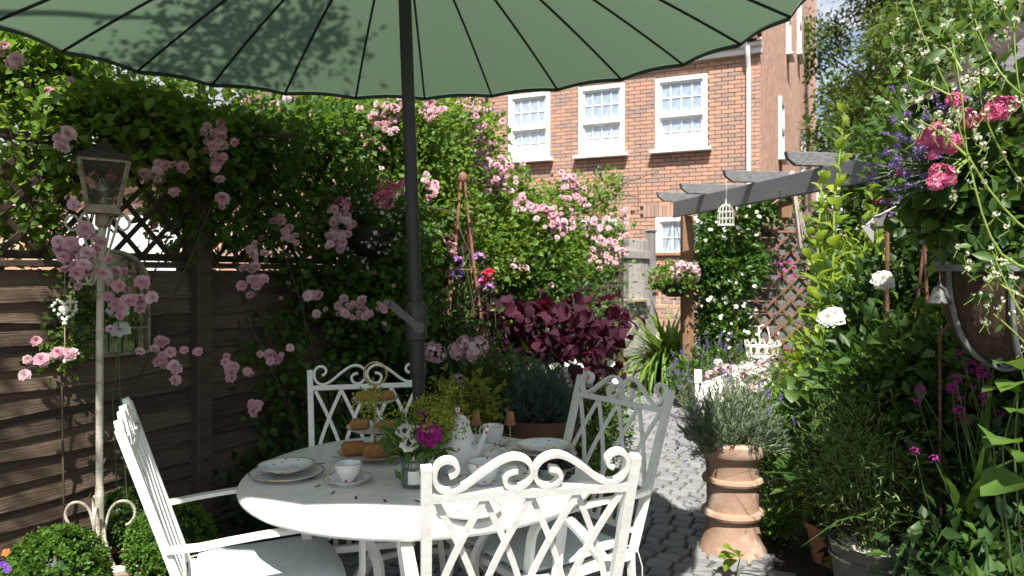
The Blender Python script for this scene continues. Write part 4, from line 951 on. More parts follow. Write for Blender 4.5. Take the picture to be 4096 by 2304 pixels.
hw = thing('heart_wreath', 'little white heart wreath ornament hanging from the lamp post scroll', 'ornament', (-1.745, 2.86, 1.33))
MB().tube([(0, 0, .20), (0, 0, .12), (0, 0, .055)], .0022, 5).build('ribbon', M['grey_metal'], hw)
m2 = MB()
for k in range(40):
    a = 2 * PI * k / 40; x = .0031 * 16 * math.sin(a) ** 3 * .9; z = .0031 * (13 * math.cos(a) - 5 * math.cos(2 * a) - 2 * math.cos(3 * a) - math.cos(4 * a))
    m2.blob((x + U(-.004, .004), U(-.006, .006), z + U(-.004, .004)), .0062, 6, 4, .2)
m2.build('wreath', M['white_old'], hw, True)
m2 = MB(); hp = []
for k in range(24): a = 2 * PI * k / 24; hp.append((.0013 * 16 * math.sin(a) ** 3, .0013 * (13 * math.cos(a) - 5 * math.cos(2 * a) - 2 * math.cos(3 * a) - math.cos(4 * a))))
m2.add([(x, -.007, z) for x, z in hp] + [(x, .007, z) for x, z in hp] + [(0, -.014, 0), (0, .014, 0)], [(48, (i + 1) % 24, i) for i in range(24)] + [(49, 24 + i, 24 + (i + 1) % 24) for i in range(24)] + [(i, (i + 1) % 24, 24 + (i + 1) % 24, 24 + i) for i in range(24)]); m2.build('heart', M['white'], hw)
MB().tube([(0, 0, -.05), (.0, 0, -.12), (.0, 0, -.165)], .002, 5).build('cord', M['wood_pale'], hw); MB().blob((0, 0, -.175), (.011, .009, .012), 8, 5).blob((0, 0, -.198), (.01, .008, .012), 8, 5).build('bead', M['white'], hw, True)

mr = thing('arched_mirror', 'arched garden mirror with cream frame hung on the fence behind the lamp post', 'mirror', Vector((-1.776, 3.19, 1.12)) + GN * .042, GA)
W2, H2 = .18, .30
arch = [(-W2, 0)] + [(-W2, H2 * q / 4) for q in range(1, 5)] + [(-W2 * math.cos(a) * (1 - .0 * a), H2 + .15 * math.sin(a)) for a in [PI * i / 14 for i in range(1, 14)]] + [(W2, H2 * q / 4) for q in range(4, 0, -1)] + [(W2, 0)]
MB().add([(x, 0, z) for x, z in arch], [tuple(range(len(arch)))]).build('glass', M['mirror'], mr)
fr = MB(); fr.bar([(x, -.008, z) for x, z in arch] + [(-W2, -.008, 0)], .014, .02, (0, 1, 0)); fr.build('frame', M['lantern'], mr)
for k in range(5): MB().tube([(-.13 + .065 * k, -.012, .01), (-.13 + .065 * k, -.012, .11)], .0035, 6).build('bar', M['lantern'], mr)
MB().beam((-W2, -.012, .112), (W2, -.012, .112), .006, .008).build('rail', M['lantern'], mr)
MB().tube([(W2 * .78, -.012, .01), (W2 * .8, -.012, .38)], .003, 6).build('bar', M['lantern'], mr)

# ------------------------------------------------------------------ roses
bl_pink = [rosette('rose_bloom', G['pink'], .034, cup=.5) for k in range(4)]
bl_pale = [rosette('rose_bloom', G['pinkpale'], .034, cup=.5) for k in range(4)]
bl_mix = bl_pink + bl_pale[:2]; bl_mix2 = bl_pale + bl_pink[:2]
bl_hot = [head('flower_head', G['hot'], .045, 24, .03) for k in range(3)]
def face(p, spread=.5):
    d = (Vector((0, 0, 1.6)) - Vector(p)).normalized() * .8 + Vector((U(-1, 1), U(-1, 1), U(-.3, 1))) * spread + Vector((0, -.1, .25)); return d.to_track_quat('Z', 'Y').to_euler()
def blooms(parent, origin, clusters, meshes, name='rose_bloom', size=1.0):
    o = Vector(origin)
    for (x, y, sx, sy, n, Y) in clusters:
        for k in range(n if n < 3 else int(n * 1.75)):
            p = a5(x + (random.gauss(0, 1) * sx * .7 if n > 1 else 0), y + (random.gauss(0, 1) * sy * .7 if n > 1 else 0), Y * .955 + U(-.06, .06)); link(random.choice(meshes), name, None, parent, p - o, rot=face(p), scale=size * U(.42, .88))
def under(p): return (np.hypot(p[:, 0] + .39, p[:, 1] - 2.67) > 1.56) | (p[:, 2] < 2.26)
def rose(label, base, ells, mleaf, L, clusters, meshes, size=1.0, dens=1.0, nst=7):
    t = thing('climbing_rose', label, 'rose', base, 0, 'climbing roses along the fence'); cs2 = []
    for (u, v, Y, rx, ry, rz, nc) in ells:
        c = at(u, v, Y); cs2.append(c); scatter('foliage', tuple(c), (rx, ry, rz), int(nc * dens), 26, .075, L * (.9 if Y < 4.7 else 1), mleaf, t, W=.78 if Y < 4.7 else .72, shell=.15, origin=base, zmin=.05, up=.1, jit=.5, clip=under, big=Y < 4.7)
    st = []; b = Vector(base)
    for k in range(nst):
        c = random.choice(cs2) + Vector((U(-.3, .3), U(-.1, .2), U(-.1, .15))); st.append((b + Vector((U(-.1, .1), U(-.1, .1), 0)), c))
        for j in range(3): st.append((c + Vector((U(-.2, .2), U(-.1, .1), U(-.2, .1))), c + Vector((U(-.4, .4), U(-.05, .2), U(-.3, .22)))))
    st = [tuple(Vector((q.x, q.y, min(q.z, 2.15))) if math.hypot(q.x + .39, q.y - 2.67) < 1.8 else q for q in s2) for s2 in st]; stems('stem', st, M['stem_brown'], t, .005, base); blooms(t, base, clusters, meshes, size=size)
    for k in range(45):
        i = random.randrange(len(ells)); u, v, Y, rx, ry, rz, nc = ells[i]; p = cs2[i] + Vector((U(-1, 1) * rx * .85, -ry * U(.7, 1.2) - .03, U(-1, 1) * rz * .85))
        if nc > 15 and bool(under(np.array([tuple(p)]))[0]) and p.z > 1.0: link(random.choice(meshes), 'rose_bloom', None, t, p - b, rot=face(p, .7), scale=size * U(.35, .75))
    return t
rose('rambling rose with fresh lime leaves climbing above the trellis over the lamp post', (-1.95, 3.05, 0),
     [(25, 66, 3.05, .30, .16, .14, 80), (90, 80, 3.25, .3, .12, .1, 50), (150, 95, 3.4, .25, .12, .09, 44), (210, 105, 3.7, .25, .12, .1, 40), (95, 100, 3.15, .30, .16, .14, 70), (60, 85, 3.1, .25, .1, .1, 36), (140, 115, 3.3, .25, .12, .12, 36), (20, 140, 2.95, .25, .15, .12, 26), (150, 140, 3.35, .26, .16, .13, 36), (70, 165, 3.15, .3, .12, .10, 16), (20, 215, 3.0, .2, .1, .1, 30), (175, 105, 3.5, .2, .15, .1, 40)], G['rose_lime'], .044,
     [(35, 155, 6, 6, 2, 2.8), (160, 355, 10, 20, 3, 2.9), (190, 635, 42, 50, 15, 2.86), (215, 680, 25, 25, 4, 2.86), (300, 735, 45, 45, 10, 3.02), (92, 858, 0, 0, 1, 2.9), (70, 905, 0, 0, 1, 2.9), (105, 905, 0, 0, 1, 2.9), (155, 893, 14, 6, 3, 2.95), (62, 943, 0, 0, 1, 2.88), (185, 515, 5, 5, 1, 3.0)], bl_mix, 1.05)
rose('dark shaded rambling rose with hanging pink clusters between lantern and parasol pole', (-1.0, 4.25, 0),
     [(200, 150, 3.65, .28, .18, .2, 55), (250, 130, 3.9, .3, .2, .18, 60), (310, 135, 4.3, .35, .2, .2, 70), (205, 215, 3.65, .28, .12, .18, 32), (255, 212, 3.95, .35, .14, .22, 40), (330, 205, 4.4, .35, .18, .3, 46), (320, 285, 4.3, .35, .2, .32, 50), (385, 310, 4.6, .3, .2, .4, 70), (265, 345, 4.0, .22, .12, .25, 12), (300, 400, 4.1, .3, .2, .3, 22), (395, 240, 4.8, .25, .2, .3, 80)], G['rose'], .05,
     [(395, 420, 28, 20, 6, 3.3), (460, 420, 0, 0, 1, 3.4), (437, 480, 6, 6, 2, 3.3), (545, 375, 30, 55, 16, 3.45), (563, 490, 10, 12, 3, 3.4), (640, 690, 25, 35, 7, 3.6), (725, 570, 25, 35, 7, 3.9), (800, 750, 14, 20, 5, 3.8), (875, 772, 28, 28, 9, 4.0), (905, 795, 20, 12, 5, 4.0), (965, 780, 12, 20, 5, 4.1), (575, 922, 14, 18, 5, 3.5), (627, 945, 6, 8, 2, 3.6), (690, 895, 22, 14, 5, 3.7), (730, 875, 0, 0, 1, 3.7), (645, 1032, 10, 22, 4, 3.6), (400, 905, 40, 30, 9, 3.3), (860, 560, 25, 30, 10, 3.95), (845, 602, 22, 22, 8, 3.95), (640, 640, 30, 10, 3, 3.6)], bl_mix, 1.0)
rose('tall rambling rose with large pink trusses around the parasol pole', (-.5, 5.6, 0),
     [(350, 125, 4.9, .35, .22, .25, 90), (400, 130, 5.2, .4, .25, .3, 100), (440, 140, 5.6, .35, .25, .3, 70), (420, 200, 5.3, .4, .2, .35, 100), (452, 185, 6.0, .3, .25, .35, 70), (380, 190, 5.0, .35, .2, .3, 70), (460, 250, 5.8, .35, .2, .4, 80)], G['rose_lime'], .043,
     [(770, 345, 38, 40, 14, 4.6), (800, 385, 40, 30, 12, 4.6), (830, 425, 25, 20, 8, 4.6), (760, 380, 30, 30, 8, 4.6), (965, 275, 34, 24, 12, 4.95), (965, 320, 24, 22, 9, 4.95), (910, 455, 8, 8, 2, 4.8), (1080, 268, 15, 22, 6, 5.2), (1100, 285, 22, 15, 5, 5.2), (1075, 470, 15, 25, 5, 5.1), (700, 270, 20, 15, 4, 4.4)], bl_mix, 1.15, 1.35)
rose('arching pale pink rambling rose leaning over the fence towards the gate', (.15, 7.3, 0),
     [(474, 140, 6.2, .22, .2, .3, 45), (500, 200, 6.8, .32, .3, .28, 75), (540, 228, 7.2, .38, .3, .25, 85), (585, 258, 7.8, .35, .3, .25, 80), (540, 262, 7.1, .45, .3, .35, 100), (495, 245, 6.6, .38, .3, .38, 90), (570, 205, 7.5, .38, .2, .2, 26), (604, 225, 8.0, .25, .2, .25, 18), (607, 188, 8.0, .18, .2, .18, 8)], G['rose_lime'], .048,
     [(1195, 295, 38, 34, 17, 5.9), (1170, 275, 30, 20, 7, 5.9), (1215, 370, 24, 20, 10, 6.1), (1190, 430, 30, 30, 10, 6.1), (1262, 415, 35, 25, 12, 6.3), (1200, 470, 25, 20, 6, 6.2), (1275, 455, 25, 22, 9, 6.4), (1312, 505, 20, 22, 9, 6.7), (1375, 535, 30, 22, 14, 6.9), (1395, 575, 26, 22, 10, 6.9), (1430, 450, 18, 22, 9, 7.2), (1452, 500, 28, 26, 14, 7.2), (1500, 570, 25, 22, 11, 7.4), (1525, 612, 28, 20, 11, 7.4), (1520, 655, 35, 16, 12, 7.4), (1562, 640, 18, 20, 6, 7.6), (1572, 560, 12, 20, 4, 7.7), (1310, 660, 20, 15, 4, 6.6), (1135, 690, 15, 25, 4, 5.8), (1160, 610, 30, 20, 4, 5.8)], bl_mix2, 1.25, 1.35)

# hanging basket on the fence
hb = thing('hanging_basket', 'dark hanging basket with hot pink and white flowers beside the parasol pole', 'hanging basket', a5(940, 640, 4.25)); o3 = hb.location.copy()
MB().lathe([(.001, -.02), (.09, -.01), (.15, .05), (.185, .13), (.19, .145), (.175, .145), (.14, .06), (.001, .03)], 28).build('bowl', M['black'], hb, True, 60)
for k in range(3): a = 2.1 * k; MB().tube([(.185 * math.cos(a), .185 * math.sin(a), .145), (.01 * math.cos(a), .01 * math.sin(a), .75)], .0025, 5).build('chain', M['dark_metal'], hb)
scatter('foliage', tuple(o3 + Vector((0, 0, .2))), (.27, .2, .2), 60, 20, .04, .04, G['mid'], hb, W=.8, origin=o3)
scatter('white_flower', tuple(o3 + Vector((0, -.06, .17))), (.3, .2, .2), 60, 5, .02, .024, G['whitef'], hb, W=1, origin=o3)
for (x, y) in ((862, 515), (972, 472), (960, 500), (975, 508), (1022, 470), (985, 480)): p = a5(x, y, 4.05); link(random.choice(bl_hot), 'flower_head', None, hb, p - o3, rot=face(p), scale=.95)

# ------------------------------------------------------------------ box balls and pots on the fence side
def pot(name, label, loc, r, h, m, group=None, rim=True, taper=.68, soil=True):
    t = thing(name, label, 'pot', loc, 0, group); pr = [(.001, .0), (r * taper, 0), (r * .97, h * .86)] + ([(r * 1.06, h * .86), (r * 1.08, h * .9), (r * 1.07, h)] if rim else [(r, h)]) + [(r * .92, h), (r * .9, h * .9), (.001, h * .9)]
    MB().lathe(pr, 36).build('body', m, t, True, 40)
    if soil: MB().lathe([(r * .9, h * .9), (r * .5, h * .93), (.001, h * .92)], 20).build('compost', M['soil'], t, True)
    return t
def box_ball(label, c, r, potlabel, pr, ph, nc=230, m=G['box']):
    t = thing('box_ball', label, 'topiary', (c[0], c[1], ph), 0, 'clipped box balls')
    MB().tube([(0, 0, -.04), (0, 0, c[2] - ph)], .012, 7).build('trunk', M['stem_brown'], t, True)
    MB().blob((0, 0, c[2] - ph), r * .82, 20, 12, .06).build('inner_mass', G['dark'], t, True)  # dark core put in as the shade between the leaves
    scatter('foliage', c, (r * .95,) * 3, nc * 3, 16, r * .035, .0125, m, t, rjit=.025, W=.75, shell=.975, origin=(c[0], c[1], ph), up=.25, zmin=ph * .6)
    pot('terracotta_pot', potlabel, (c[0], c[1], 0), pr, ph, M['terra'], 'pots of the box balls')
q = a5(140, 1452, 2.5); box_ball('round clipped box ball nearest the picture edge below the lamp post', tuple(q), .165, 'terracotta pot under the box ball nearest the picture edge', .14, .30)
q = a5(430, 1368, 2.92); box_ball('round clipped box ball behind the side armchair', tuple(q), .165, 'terracotta pot under the box ball behind the armchair', .14, .28)
q = a5(312, 1302, 3.1); box_ball('darker clipped box ball behind the lamp post foot', tuple(q), .115, 'terracotta pot under the darker box ball behind the lamp post', .14, .28, 190, G['mid'])
bt = thing('brick_planter', 'low orange brick planter edge between the box balls', 'planter', (-1.53, 2.82, 0), .3); bm4 = MB().box((0, 0, 0), (.10, .05, .042), ch=.004).mesh('brick'); bm4.materials.append(M['terra'])
MB().box((0, .04, .16), (.30, .07, .32)).build('core', M['mortar'], bt)
for r in range(6):
    for k in range(3): link(bm4, 'brick', None, bt, (-.1 + .108 * k + (.03 if r % 2 else 0), .0, .03 + r * .051))
pz = thing('pansy_plant', 'purple and orange pansies at the lower picture corner', 'flowers', a5(5, 1449, 2.3) * 1.0); pz.location.z = .0; o3 = pz.location.copy()
scatter('foliage', tuple(o3 + Vector((-.05, 0, .25))), (.2, .15, .22), 40, 12, .04, .05, G['mid'], pz, W=.6, origin=o3, zmin=.01)
pzv = rosette('pansy_bloom', G['violet'], .03, ((5, 1, .15), (3, .7, .3)), .2); pzo = rosette('pansy_bloom', G['orange'], .03, ((5, 1, .15), (3, .7, .3)), .2)
for (x, y, mm) in ((8, 1420, pzv), (18, 1432, pzv), (16, 1390, pzo)): p = a5(x, y, 2.25); link(mm, 'pansy_bloom', None, pz, p - o3, rot=face(p, .2), scale=.4)
def big_leaf_mesh(name, m, heart=False):
    if heart: pr = [(0, .06), (.10, .30), (.30, .50), (.55, .46), (.8, .22), (1.0, .0)]
    else: pr = [(0, .03), (.15, .26), (.38, .42), (.62, .38), (.85, .18), (1.0, .0)]
    m2 = MB(); vs = []
    for i, (a, w) in enumerate(pr):
        z = .10 * math.sin(a * 2.6) - .22 * a * a; x = a - (.12 if heart and i == 1 else 0); vs += [(x, -w, z + w * .22 + .02 * math.sin(i * 2)), (a, 0, z), (x, w, z + w * .22 - .02 * math.sin(i * 2))]
    fs = []
    for i in range(len(pr) - 1): fs += [(3 * i, 3 * i + 3, 3 * i + 4, 3 * i + 1), (3 * i + 1, 3 * i + 4, 3 * i + 5, 3 * i + 2)]
    me = m2.add(vs, fs).mesh(name, True, 180); me.materials.append(m); return me
def leaf_rot(d, roll=.6):
    d = Vector(d).normalized(); q = d.to_track_quat('X', 'Z'); return (q @ Matrix.Rotation(U(-roll, roll), 3, 'X').to_quaternion()).to_euler()
ib = thing('ivy_spray', 'trailing green ivy hanging on the fence beside the arched mirror', 'ivy', (-1.82, 2.98, 0)); o3 = Vector((-1.82, 2.98, 0))
scatter('foliage', tuple(a5(150, 800, 3.0)), (.11, .05, .22), 40, 14, .03, .032, G['mid'], ib, W=.7, origin=o3); scatter('foliage', tuple(a5(120, 880, 2.95)), (.13, .05, .08), 20, 14, .03, .03, G['rose_lime'], ib, W=.6, origin=o3)
stems('stem', [(o3, a5(150, 780, 3.0)), (o3 + Vector((.05, 0, 0)), a5(110, 880, 2.97)), (a5(150, 760, 3.0), a5(60, 930, 2.92))], M['stem_brown'], ib, .005, o3)
wrf = rosette('rose_bloom', G['whitef'], .04, cup=.5)
wr = thing('white_rose', 'white rose blooms in front of the arched mirror', 'rose', (-1.55, 3.05, 0)); o3 = Vector((-1.55, 3.05, 0))
for (x, y) in ((296, 778), (300, 828)): p = a5(x, y, 3.08); link(wrf, 'rose_bloom', None, wr, p - o3, rot=face(p, .3), scale=(1.1, 1.1, .7)); stems('stem', [(o3, p)], M['stem'], wr, .003, o3)
scatter('foliage', tuple(a5(290, 800, 3.1)), (.06, .03, .06), 10, 8, .02, .035, G['mid'], wr, origin=o3)
# low dark planting at the foot of the fence
def shrub(name, label, c, r, nc, per, cr, L, m, W=.55, base_z=0.0, big=False, cat='shrub', shell=.35, up=.3, out=.8, group=None, st=6, mst='stem_brown'):
    base = (c[0], c[1], base_z); t = thing(name, label, cat, base, 0, group); scatter('foliage', c, r, nc, per, cr, L, m, t, W=W, origin=base, shell=shell, big=big, up=up, out=out, zmin=base_z + .02)
    stems('stem', [((c[0] + U(-.04, .04), c[1] + U(-.04, .04), base_z), (c[0] + U(-.6, .6) * r[0], c[1] + U(-.6, .6) * r[1], c[2] + U(-.2, .6) * r[2])) for k in range(st)], M[mst], t, .005, base); return t
shrub('fern_clump', 'dark fern clump in shade at the fence foot behind the far chair', (-.85, 4.1, .35), (.35, .25, .35), 60, 16, .08, .11, G['mid'], .3)
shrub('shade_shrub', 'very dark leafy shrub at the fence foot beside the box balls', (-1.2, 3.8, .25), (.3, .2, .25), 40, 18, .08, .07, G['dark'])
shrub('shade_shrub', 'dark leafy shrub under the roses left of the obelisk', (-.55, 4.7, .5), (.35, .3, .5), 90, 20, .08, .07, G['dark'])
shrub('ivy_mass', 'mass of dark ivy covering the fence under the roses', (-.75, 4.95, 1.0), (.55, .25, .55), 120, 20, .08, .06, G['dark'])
shrub('ivy_mass', 'mass of dark ivy on the fence behind the maroon shrub', (.15, 6.9, 1.1), (.8, .35, .7), 170, 20, .1, .065, G['mid'])
shrub('silvery_shrub', 'feathery silver green shrub behind the maroon leaves by the gate', (.85, 7.6, 1.2), (.4, .3, .5), 80, 24, .1, .05, G['lav_leaf'], .18)

# ------------------------------------------------------------------ bed between table and path
ob = thing('rusty_obelisk', 'tall rusty iron plant obelisk behind the parasol pole', 'obelisk', (-.35, 5.2, 0))
for k in range(4):
    a = PI / 4 + k * PI / 2 + .2; d = Vector((math.cos(a), math.sin(a), 0)); MB().tube([d * .37, d * .24 + Vector((0, 0, .7)), d * .09 + Vector((0, 0, 1.6)), d * .02 + Vector((0, 0, 2.12))], .010, 7).build('rod', M['rust'], ob, True)
for (z, r) in ((.45, .285), (1.0, .2), (1.5, .11)): MB().tube([(r * math.cos(2 * PI * i / 20), r * math.sin(2 * PI * i / 20), z) for i in range(21)], .005, 6).build('hoop', M['rust'], ob, True)
MB().blob((0, 0, 2.15), (.035, .035, .045), 10, 7).build('finial', M['rust'], ob, True)
sp = thing('sweet_pea', 'sweet peas with mauve and crimson flowers climbing the obelisk', 'flowers', (-.35, 5.1, 0)); o3 = Vector((-.35, 5.1, 0))
stems('stem', [(o3 + Vector((U(-.25, .25), U(-.2, .2), 0)), o3 + Vector((U(-.25, .25), U(-.15, .1), U(.8, 1.7)))) for k in range(16)], M['stem'], sp, .003, o3)
scatter('foliage', (-.35, 5.2, .85), (.22, .2, .65), 46, 14, .05, .045, G['fine'], sp, W=.4, origin=o3)
hd = {k: [head('flower_head', G[k], .04, 12, .038, .9) for i in range(2)] for k in ('mauve', 'red', 'violet', 'pink', 'magenta')}
for (x, y, k, Y) in ((1225, 695, 'mauve', 4.9), (1218, 712, 'mauve', 4.9), (1232, 690, 'red', 4.88), (1215, 700, 'red', 4.88), (1228, 725, 'mauve', 4.9), (1150, 660, 'mauve', 4.95), (1130, 600, 'pink', 5.0), (1140, 625, 'pink', 5.0), (1150, 690, 'violet', 4.95), (1205, 650, 'mauve', 4.95)):
    p = a5(x, y, Y); link(random.choice(hd[k]), 'flower_head', None, sp, p - o3, rot=face(p, .3), scale=.9)
# maroon heart leaved shrub
ce = thing('maroon_shrub', 'shrub with big heart shaped maroon leaves in front of the gate', 'shrub', (.5, 5.6, 0)); o3 = Vector((.5, 5.6, 0)); hl = [big_leaf_mesh('leaf', G['purple'], True) for k in range(2)]
tips = []
cl = [(1240, 770, 40, 35, 5.3, 40), (1300, 790, 40, 40, 5.4, 45), (1370, 790, 45, 40, 5.4, 50), (1440, 790, 40, 45, 5.3, 50), (1500, 830, 40, 35, 5.2, 40), (1560, 810, 30, 25, 5.1, 22), (1420, 860, 50, 35, 5.2, 45), (1350, 860, 50, 40, 5.4, 40), (1500, 890, 30, 35, 5.1, 30), (1540, 860, 22, 25, 5.05, 14), (1280, 850, 40, 40, 5.5, 30), (1490, 925, 18, 22, 5.05, 10), (1445, 915, 20, 22, 5.1, 12)]
for (x, y, sx, sy, Y, n) in cl:
    for k in range(int(n * .7)):
        p = a5(x + random.gauss(0, .6) * sx, y + random.gauss(0, .6) * sy, Y + U(-.2, .25)); tips.append(p); d = Vector((U(-.9, .9), U(-.9, .5), U(-1.1, .25)))
        link(random.choice(hl), 'leaf', None, ce, p - o3, rot=leaf_rot(d, .9), scale=U(.065, .115))
scatter('foliage', (.45, 5.75, 1.0), (.5, .2, .28), 46, 7, .08, .085, G['purple'], ce, W=.95, origin=o3, big=True, up=-.6, shell=.2)
for k in range(14): e = random.choice(tips); stems('branch', [(o3 + Vector((U(-.05, .05), 0, 0)), e)], M['bark'], ce, .012, o3)
# terracotta bowl of lavender, cane pots
def lavender(label, base, c, r, n, m, spikes=40, L=.05, fl=True, sl=.18, kind='lavender'):
    t = thing('lavender_plant', label, 'lavender', base, 0, 'lavender plants'); o = Vector(base); P, A = [], []; st = MB(); tops = []
    for k in range(n):
        d = Vector((U(-1, 1), U(-1, 1), U(.1, 1.0))); e = Vector((c[0] + d.x * r[0] * .9, c[1] + d.y * r[1] * .9, c[2] - r[2] + (d.z + .05) * 2 * r[2] * (1 - .45 * (d.x ** 2 + d.y ** 2))))
        b = Vector((c[0] + d.x * r[0] * .3, c[1] + d.y * r[1] * .3, o.z)); L0 = (e - b).length; nl = 14
        for j in range(nl):
            f = .35 + .65 * j / nl; P.append(b.lerp(e, f) - o); A.append((e - b).normalized() * .8 + Vector((U(-1, 1), U(-1, 1), U(-.3, .8))) * .6)
        tops.append((e, (e - b).normalized()))
    P = np.array([tuple(p) for p in P]); A = np.array([tuple(a) for a in A]); me = leaf_mesh('foliage', P, A, rng.normal(size=P.shape) + [0, 0, .5], L * rng.uniform(.6, 1.2, len(P)), .007); link(me, 'foliage', m, t, kind='stuff')
    if fl:
        P, A = [], []
        for k in range(spikes):
            e, d = random.choice(tops); e2 = e + (d + Vector((U(-.3, .3), U(-.3, .3), .5))).normalized() * sl * U(.6, 1.2); st.tube([e - o, e2 - o], .0014, 4)
            for j in range(16): P.append(e2 - o - Vector((0, 0, .05)) * (j / 16) + Vector((U(-1, 1), U(-1, 1), 0)) * .006); A.append(Vector((U(-1, 1), U(-1, 1), .7)))
        st.build('flower_stalk', M['stem'], t, kind='stuff'); P = np.array([tuple(p) for p in P]); A = np.array([tuple(a) for a in A])
        link(leaf_mesh('flower_spike', P, A, rng.normal(size=P.shape), .014, .009), 'flower_spike', G['lav_flower'], t, kind='stuff')
    return t
q = Vector((.165, 4.3, 0)); pot('terracotta_bowl', 'large dark terracotta bowl pot of blue green lavender behind the table', q, .205, .63, M['terra_dark'], rim=True, taper=.7)
lavender('bushy blue green lavender without flowers in the dark bowl pot', (q.x, q.y, .58), (q.x, q.y, .80), (.25, .22, .20), 420, G['lav_dark'], fl=False, L=.045)
for i, (x, y, lb) in enumerate(((1157, 1052, 'small terracotta cane pot nearest the parasol pole'), (1197, 1052, 'small terracotta cane pot in the middle of the three'), (1283, 1052, 'small terracotta cane pot beside the dark lavender bowl'))):
    p = a5(x, y, 3.95); t = thing('cane_topper', lb, 'pot', (p.x, p.y, 0), 0, 'upturned pots on canes'); MB().tube([(0, 0, 0), (0, 0, p.z)], .005, 6).build('cane', M['wood_pale'], t); MB().lathe([(.001, .034), (.018, .034), (.02, .03), (.027, -.02), (.030, -.02), (.031, -.034), (.026, -.034), (.016, .026), (.001, .028)], 18, (0, 0, p.z)).build('pot', M['terra'], t, True, 40)
shrub('lime_foam_plant', 'lime green leafy clump behind the three cane pots', (-.28, 4.15, .68), (.22, .14, .18), 60, 16, .045, .04, G['lime'], .7, cat='plant'); shrub('leafy_clump', 'mid green leafy clump between parasol pole and lavender bowl', (-.1, 4.6, .62), (.35, .2, .4), 110, 18, .07, .06, G['mid'])
sw = thing('sweet_william', 'pale pink phlox flower heads behind the table beside the parasol pole', 'flowers', (-.25, 4.5, 0)); o3 = Vector((-.25, 4.5, 0)); scatter('foliage', (-.22, 4.5, .7), (.3, .2, .35), 60, 14, .06, .06, G['mid'], sw, W=.35, origin=o3)
hp_ = [head('flower_head', G['pinkpale'], .055, 34, .032, .6) for k in range(3)]
for (x, y) in ((1170, 868), (1190, 880), (1150, 882), (1180, 892), (1205, 870), (1085, 885), (1100, 890), (1150, 960), (1165, 985), (1140, 975)): p = a5(x, y, 4.35 + U(-.05, .05)); link(random.choice(hp_), 'flower_head', None, sw, p - o3, rot=face(p, .3), scale=.85 if y > 900 else 1); stems('stem', [(Vector((p.x, p.y + .1, 0)), p)], M['stem'], sw, .003, o3)
lc = thing('rose_campion', 'scattered magenta campion flowers on grey stems before the maroon shrub', 'flowers', (.05, 4.8, 0)); o3 = Vector((.05, 4.8, 0)); mg = rosette('campion_bloom', G['magenta'], .016, ((5, 1, .1),), .1)
for (x, y) in ((1275, 860), (1270, 880), (1365, 895), (1165, 965), (1230, 970), (1230, 925), (1305, 880), (1320, 925), (1255, 905), (1045, 955)): p = a5(x, y, 4.6 + U(-.1, .1)); link(mg, 'campion_bloom', None, lc, p - o3, rot=face(p, .2)); stems('stem', [(Vector((p.x + U(-.05, .05), p.y, 0)), p)], M['stem'], lc, .0025, o3)
scatter('foliage', (.05, 4.9, .5), (.4, .2, .4), 40, 14, .08, .06, G['lav_leaf'], lc, W=.4, origin=o3)
shrub('edging_plant', 'low bright green edging plants between the path and the table', (.5, 4.75, .18), (.25, .4, .18), 60, 16, .05, .045, G['box'], .7, cat='plant'); shrub('edging_plant', 'low dark green edging plants along the path under the maroon shrub', (.72, 6.2, .25), (.25, .6, .25), 90, 16, .06, .05, G['mid'], .7, cat='plant')
wd = thing('sunlit_patch_daisy', 'white daisies standing in for a sunlit patch under the maroon shrub', 'flowers', (.55, 5.2, 0)); o3 = Vector((.55, 5.2, 0)); wdm = rosette('daisy_bloom', G['whitef'], .026, ((9, 1, .1),), .1); scatter('foliage', (.5, 5.2, .45), (.25, .15, .35), 40, 12, .06, .05, G['mid'], wd, W=.3, origin=o3)  # white flowers added to stand in for a bright sunlit patch
for k in range(34): p = a5(random.gauss(1425, 40), random.gauss(940, 16), 5.0 + U(-.1, .1)); link(wdm, 'daisy_bloom', None, wd, p - o3, rot=face(p, .4))
# ------------------------------------------------------------------ path side and pergola
cp_ = thing('chimney_pot', 'tall ribbed buff terracotta chimney pot planted with lavender', 'chimney pot', (1.16, 3.86, 0))
MB().lathe([(.001, .0), (.170, .0), (.176, .012), (.172, .03), (.150, .085), (.138, .14), (.134, .185), (.134, .20), (.154, .206), (.160, .22), (.154, .236), (.134, .242), (.132, .30), (.133, .375), (.152, .382), (.157, .394), (.152, .408), (.134, .414), (.136, .50), (.142, .512), (.166, .530), (.174, .552), (.172, .585), (.162, .60), (.13, .60), (.12, .55), (.001, .55)], 56, wob=.004).build('body', M['terra_pale'], cp_, True, 30)
MB().lathe([(.125, .56), (.06, .575), (.001, .572)], 20).build('compost', M['soil'], cp_, True)
lavender('silvery green lavender bush growing in the chimney pot', (1.16, 3.86, .55), (1.16, 3.86, .75), (.27, .24, .19), 480, G['lav_leaf'], spikes=12, sl=.12, L=.045)
wdp = thing('yellow_green_weed', 'small lime green seedling at the foot of the chimney pot', 'plant', (1.08, 3.55, .0)); lf = big_leaf_mesh('leaf', G['laurel'])
for (x, y, s) in ((1812, 1370, .07), (1800, 1400, .07), (1830, 1425, .08), (1850, 1402, .09), (1818, 1405, .06), (1838, 1385, .07)):
    p = a5(x, y, 3.5); d = (p - Vector((1.09, 3.5, .12))); link(lf, 'leaf', None, wdp, Vector((1.09, 3.5, .12)) - Vector(wdp.location) + d * .3, rot=leaf_rot(d + Vector((0, -.03, .02)), .4), scale=s * 1.1)
stems('stem', [((1.08, 3.55, 0), (1.09, 3.5, .13))], M['stem_lime'], wdp, .004, wdp.location)
pot('terracotta_pot', 'small orange terracotta pot with mossy green plant on the path', (1.93, 8.0, .02), .14, .27, M['terra'], rim=False, taper=.75)
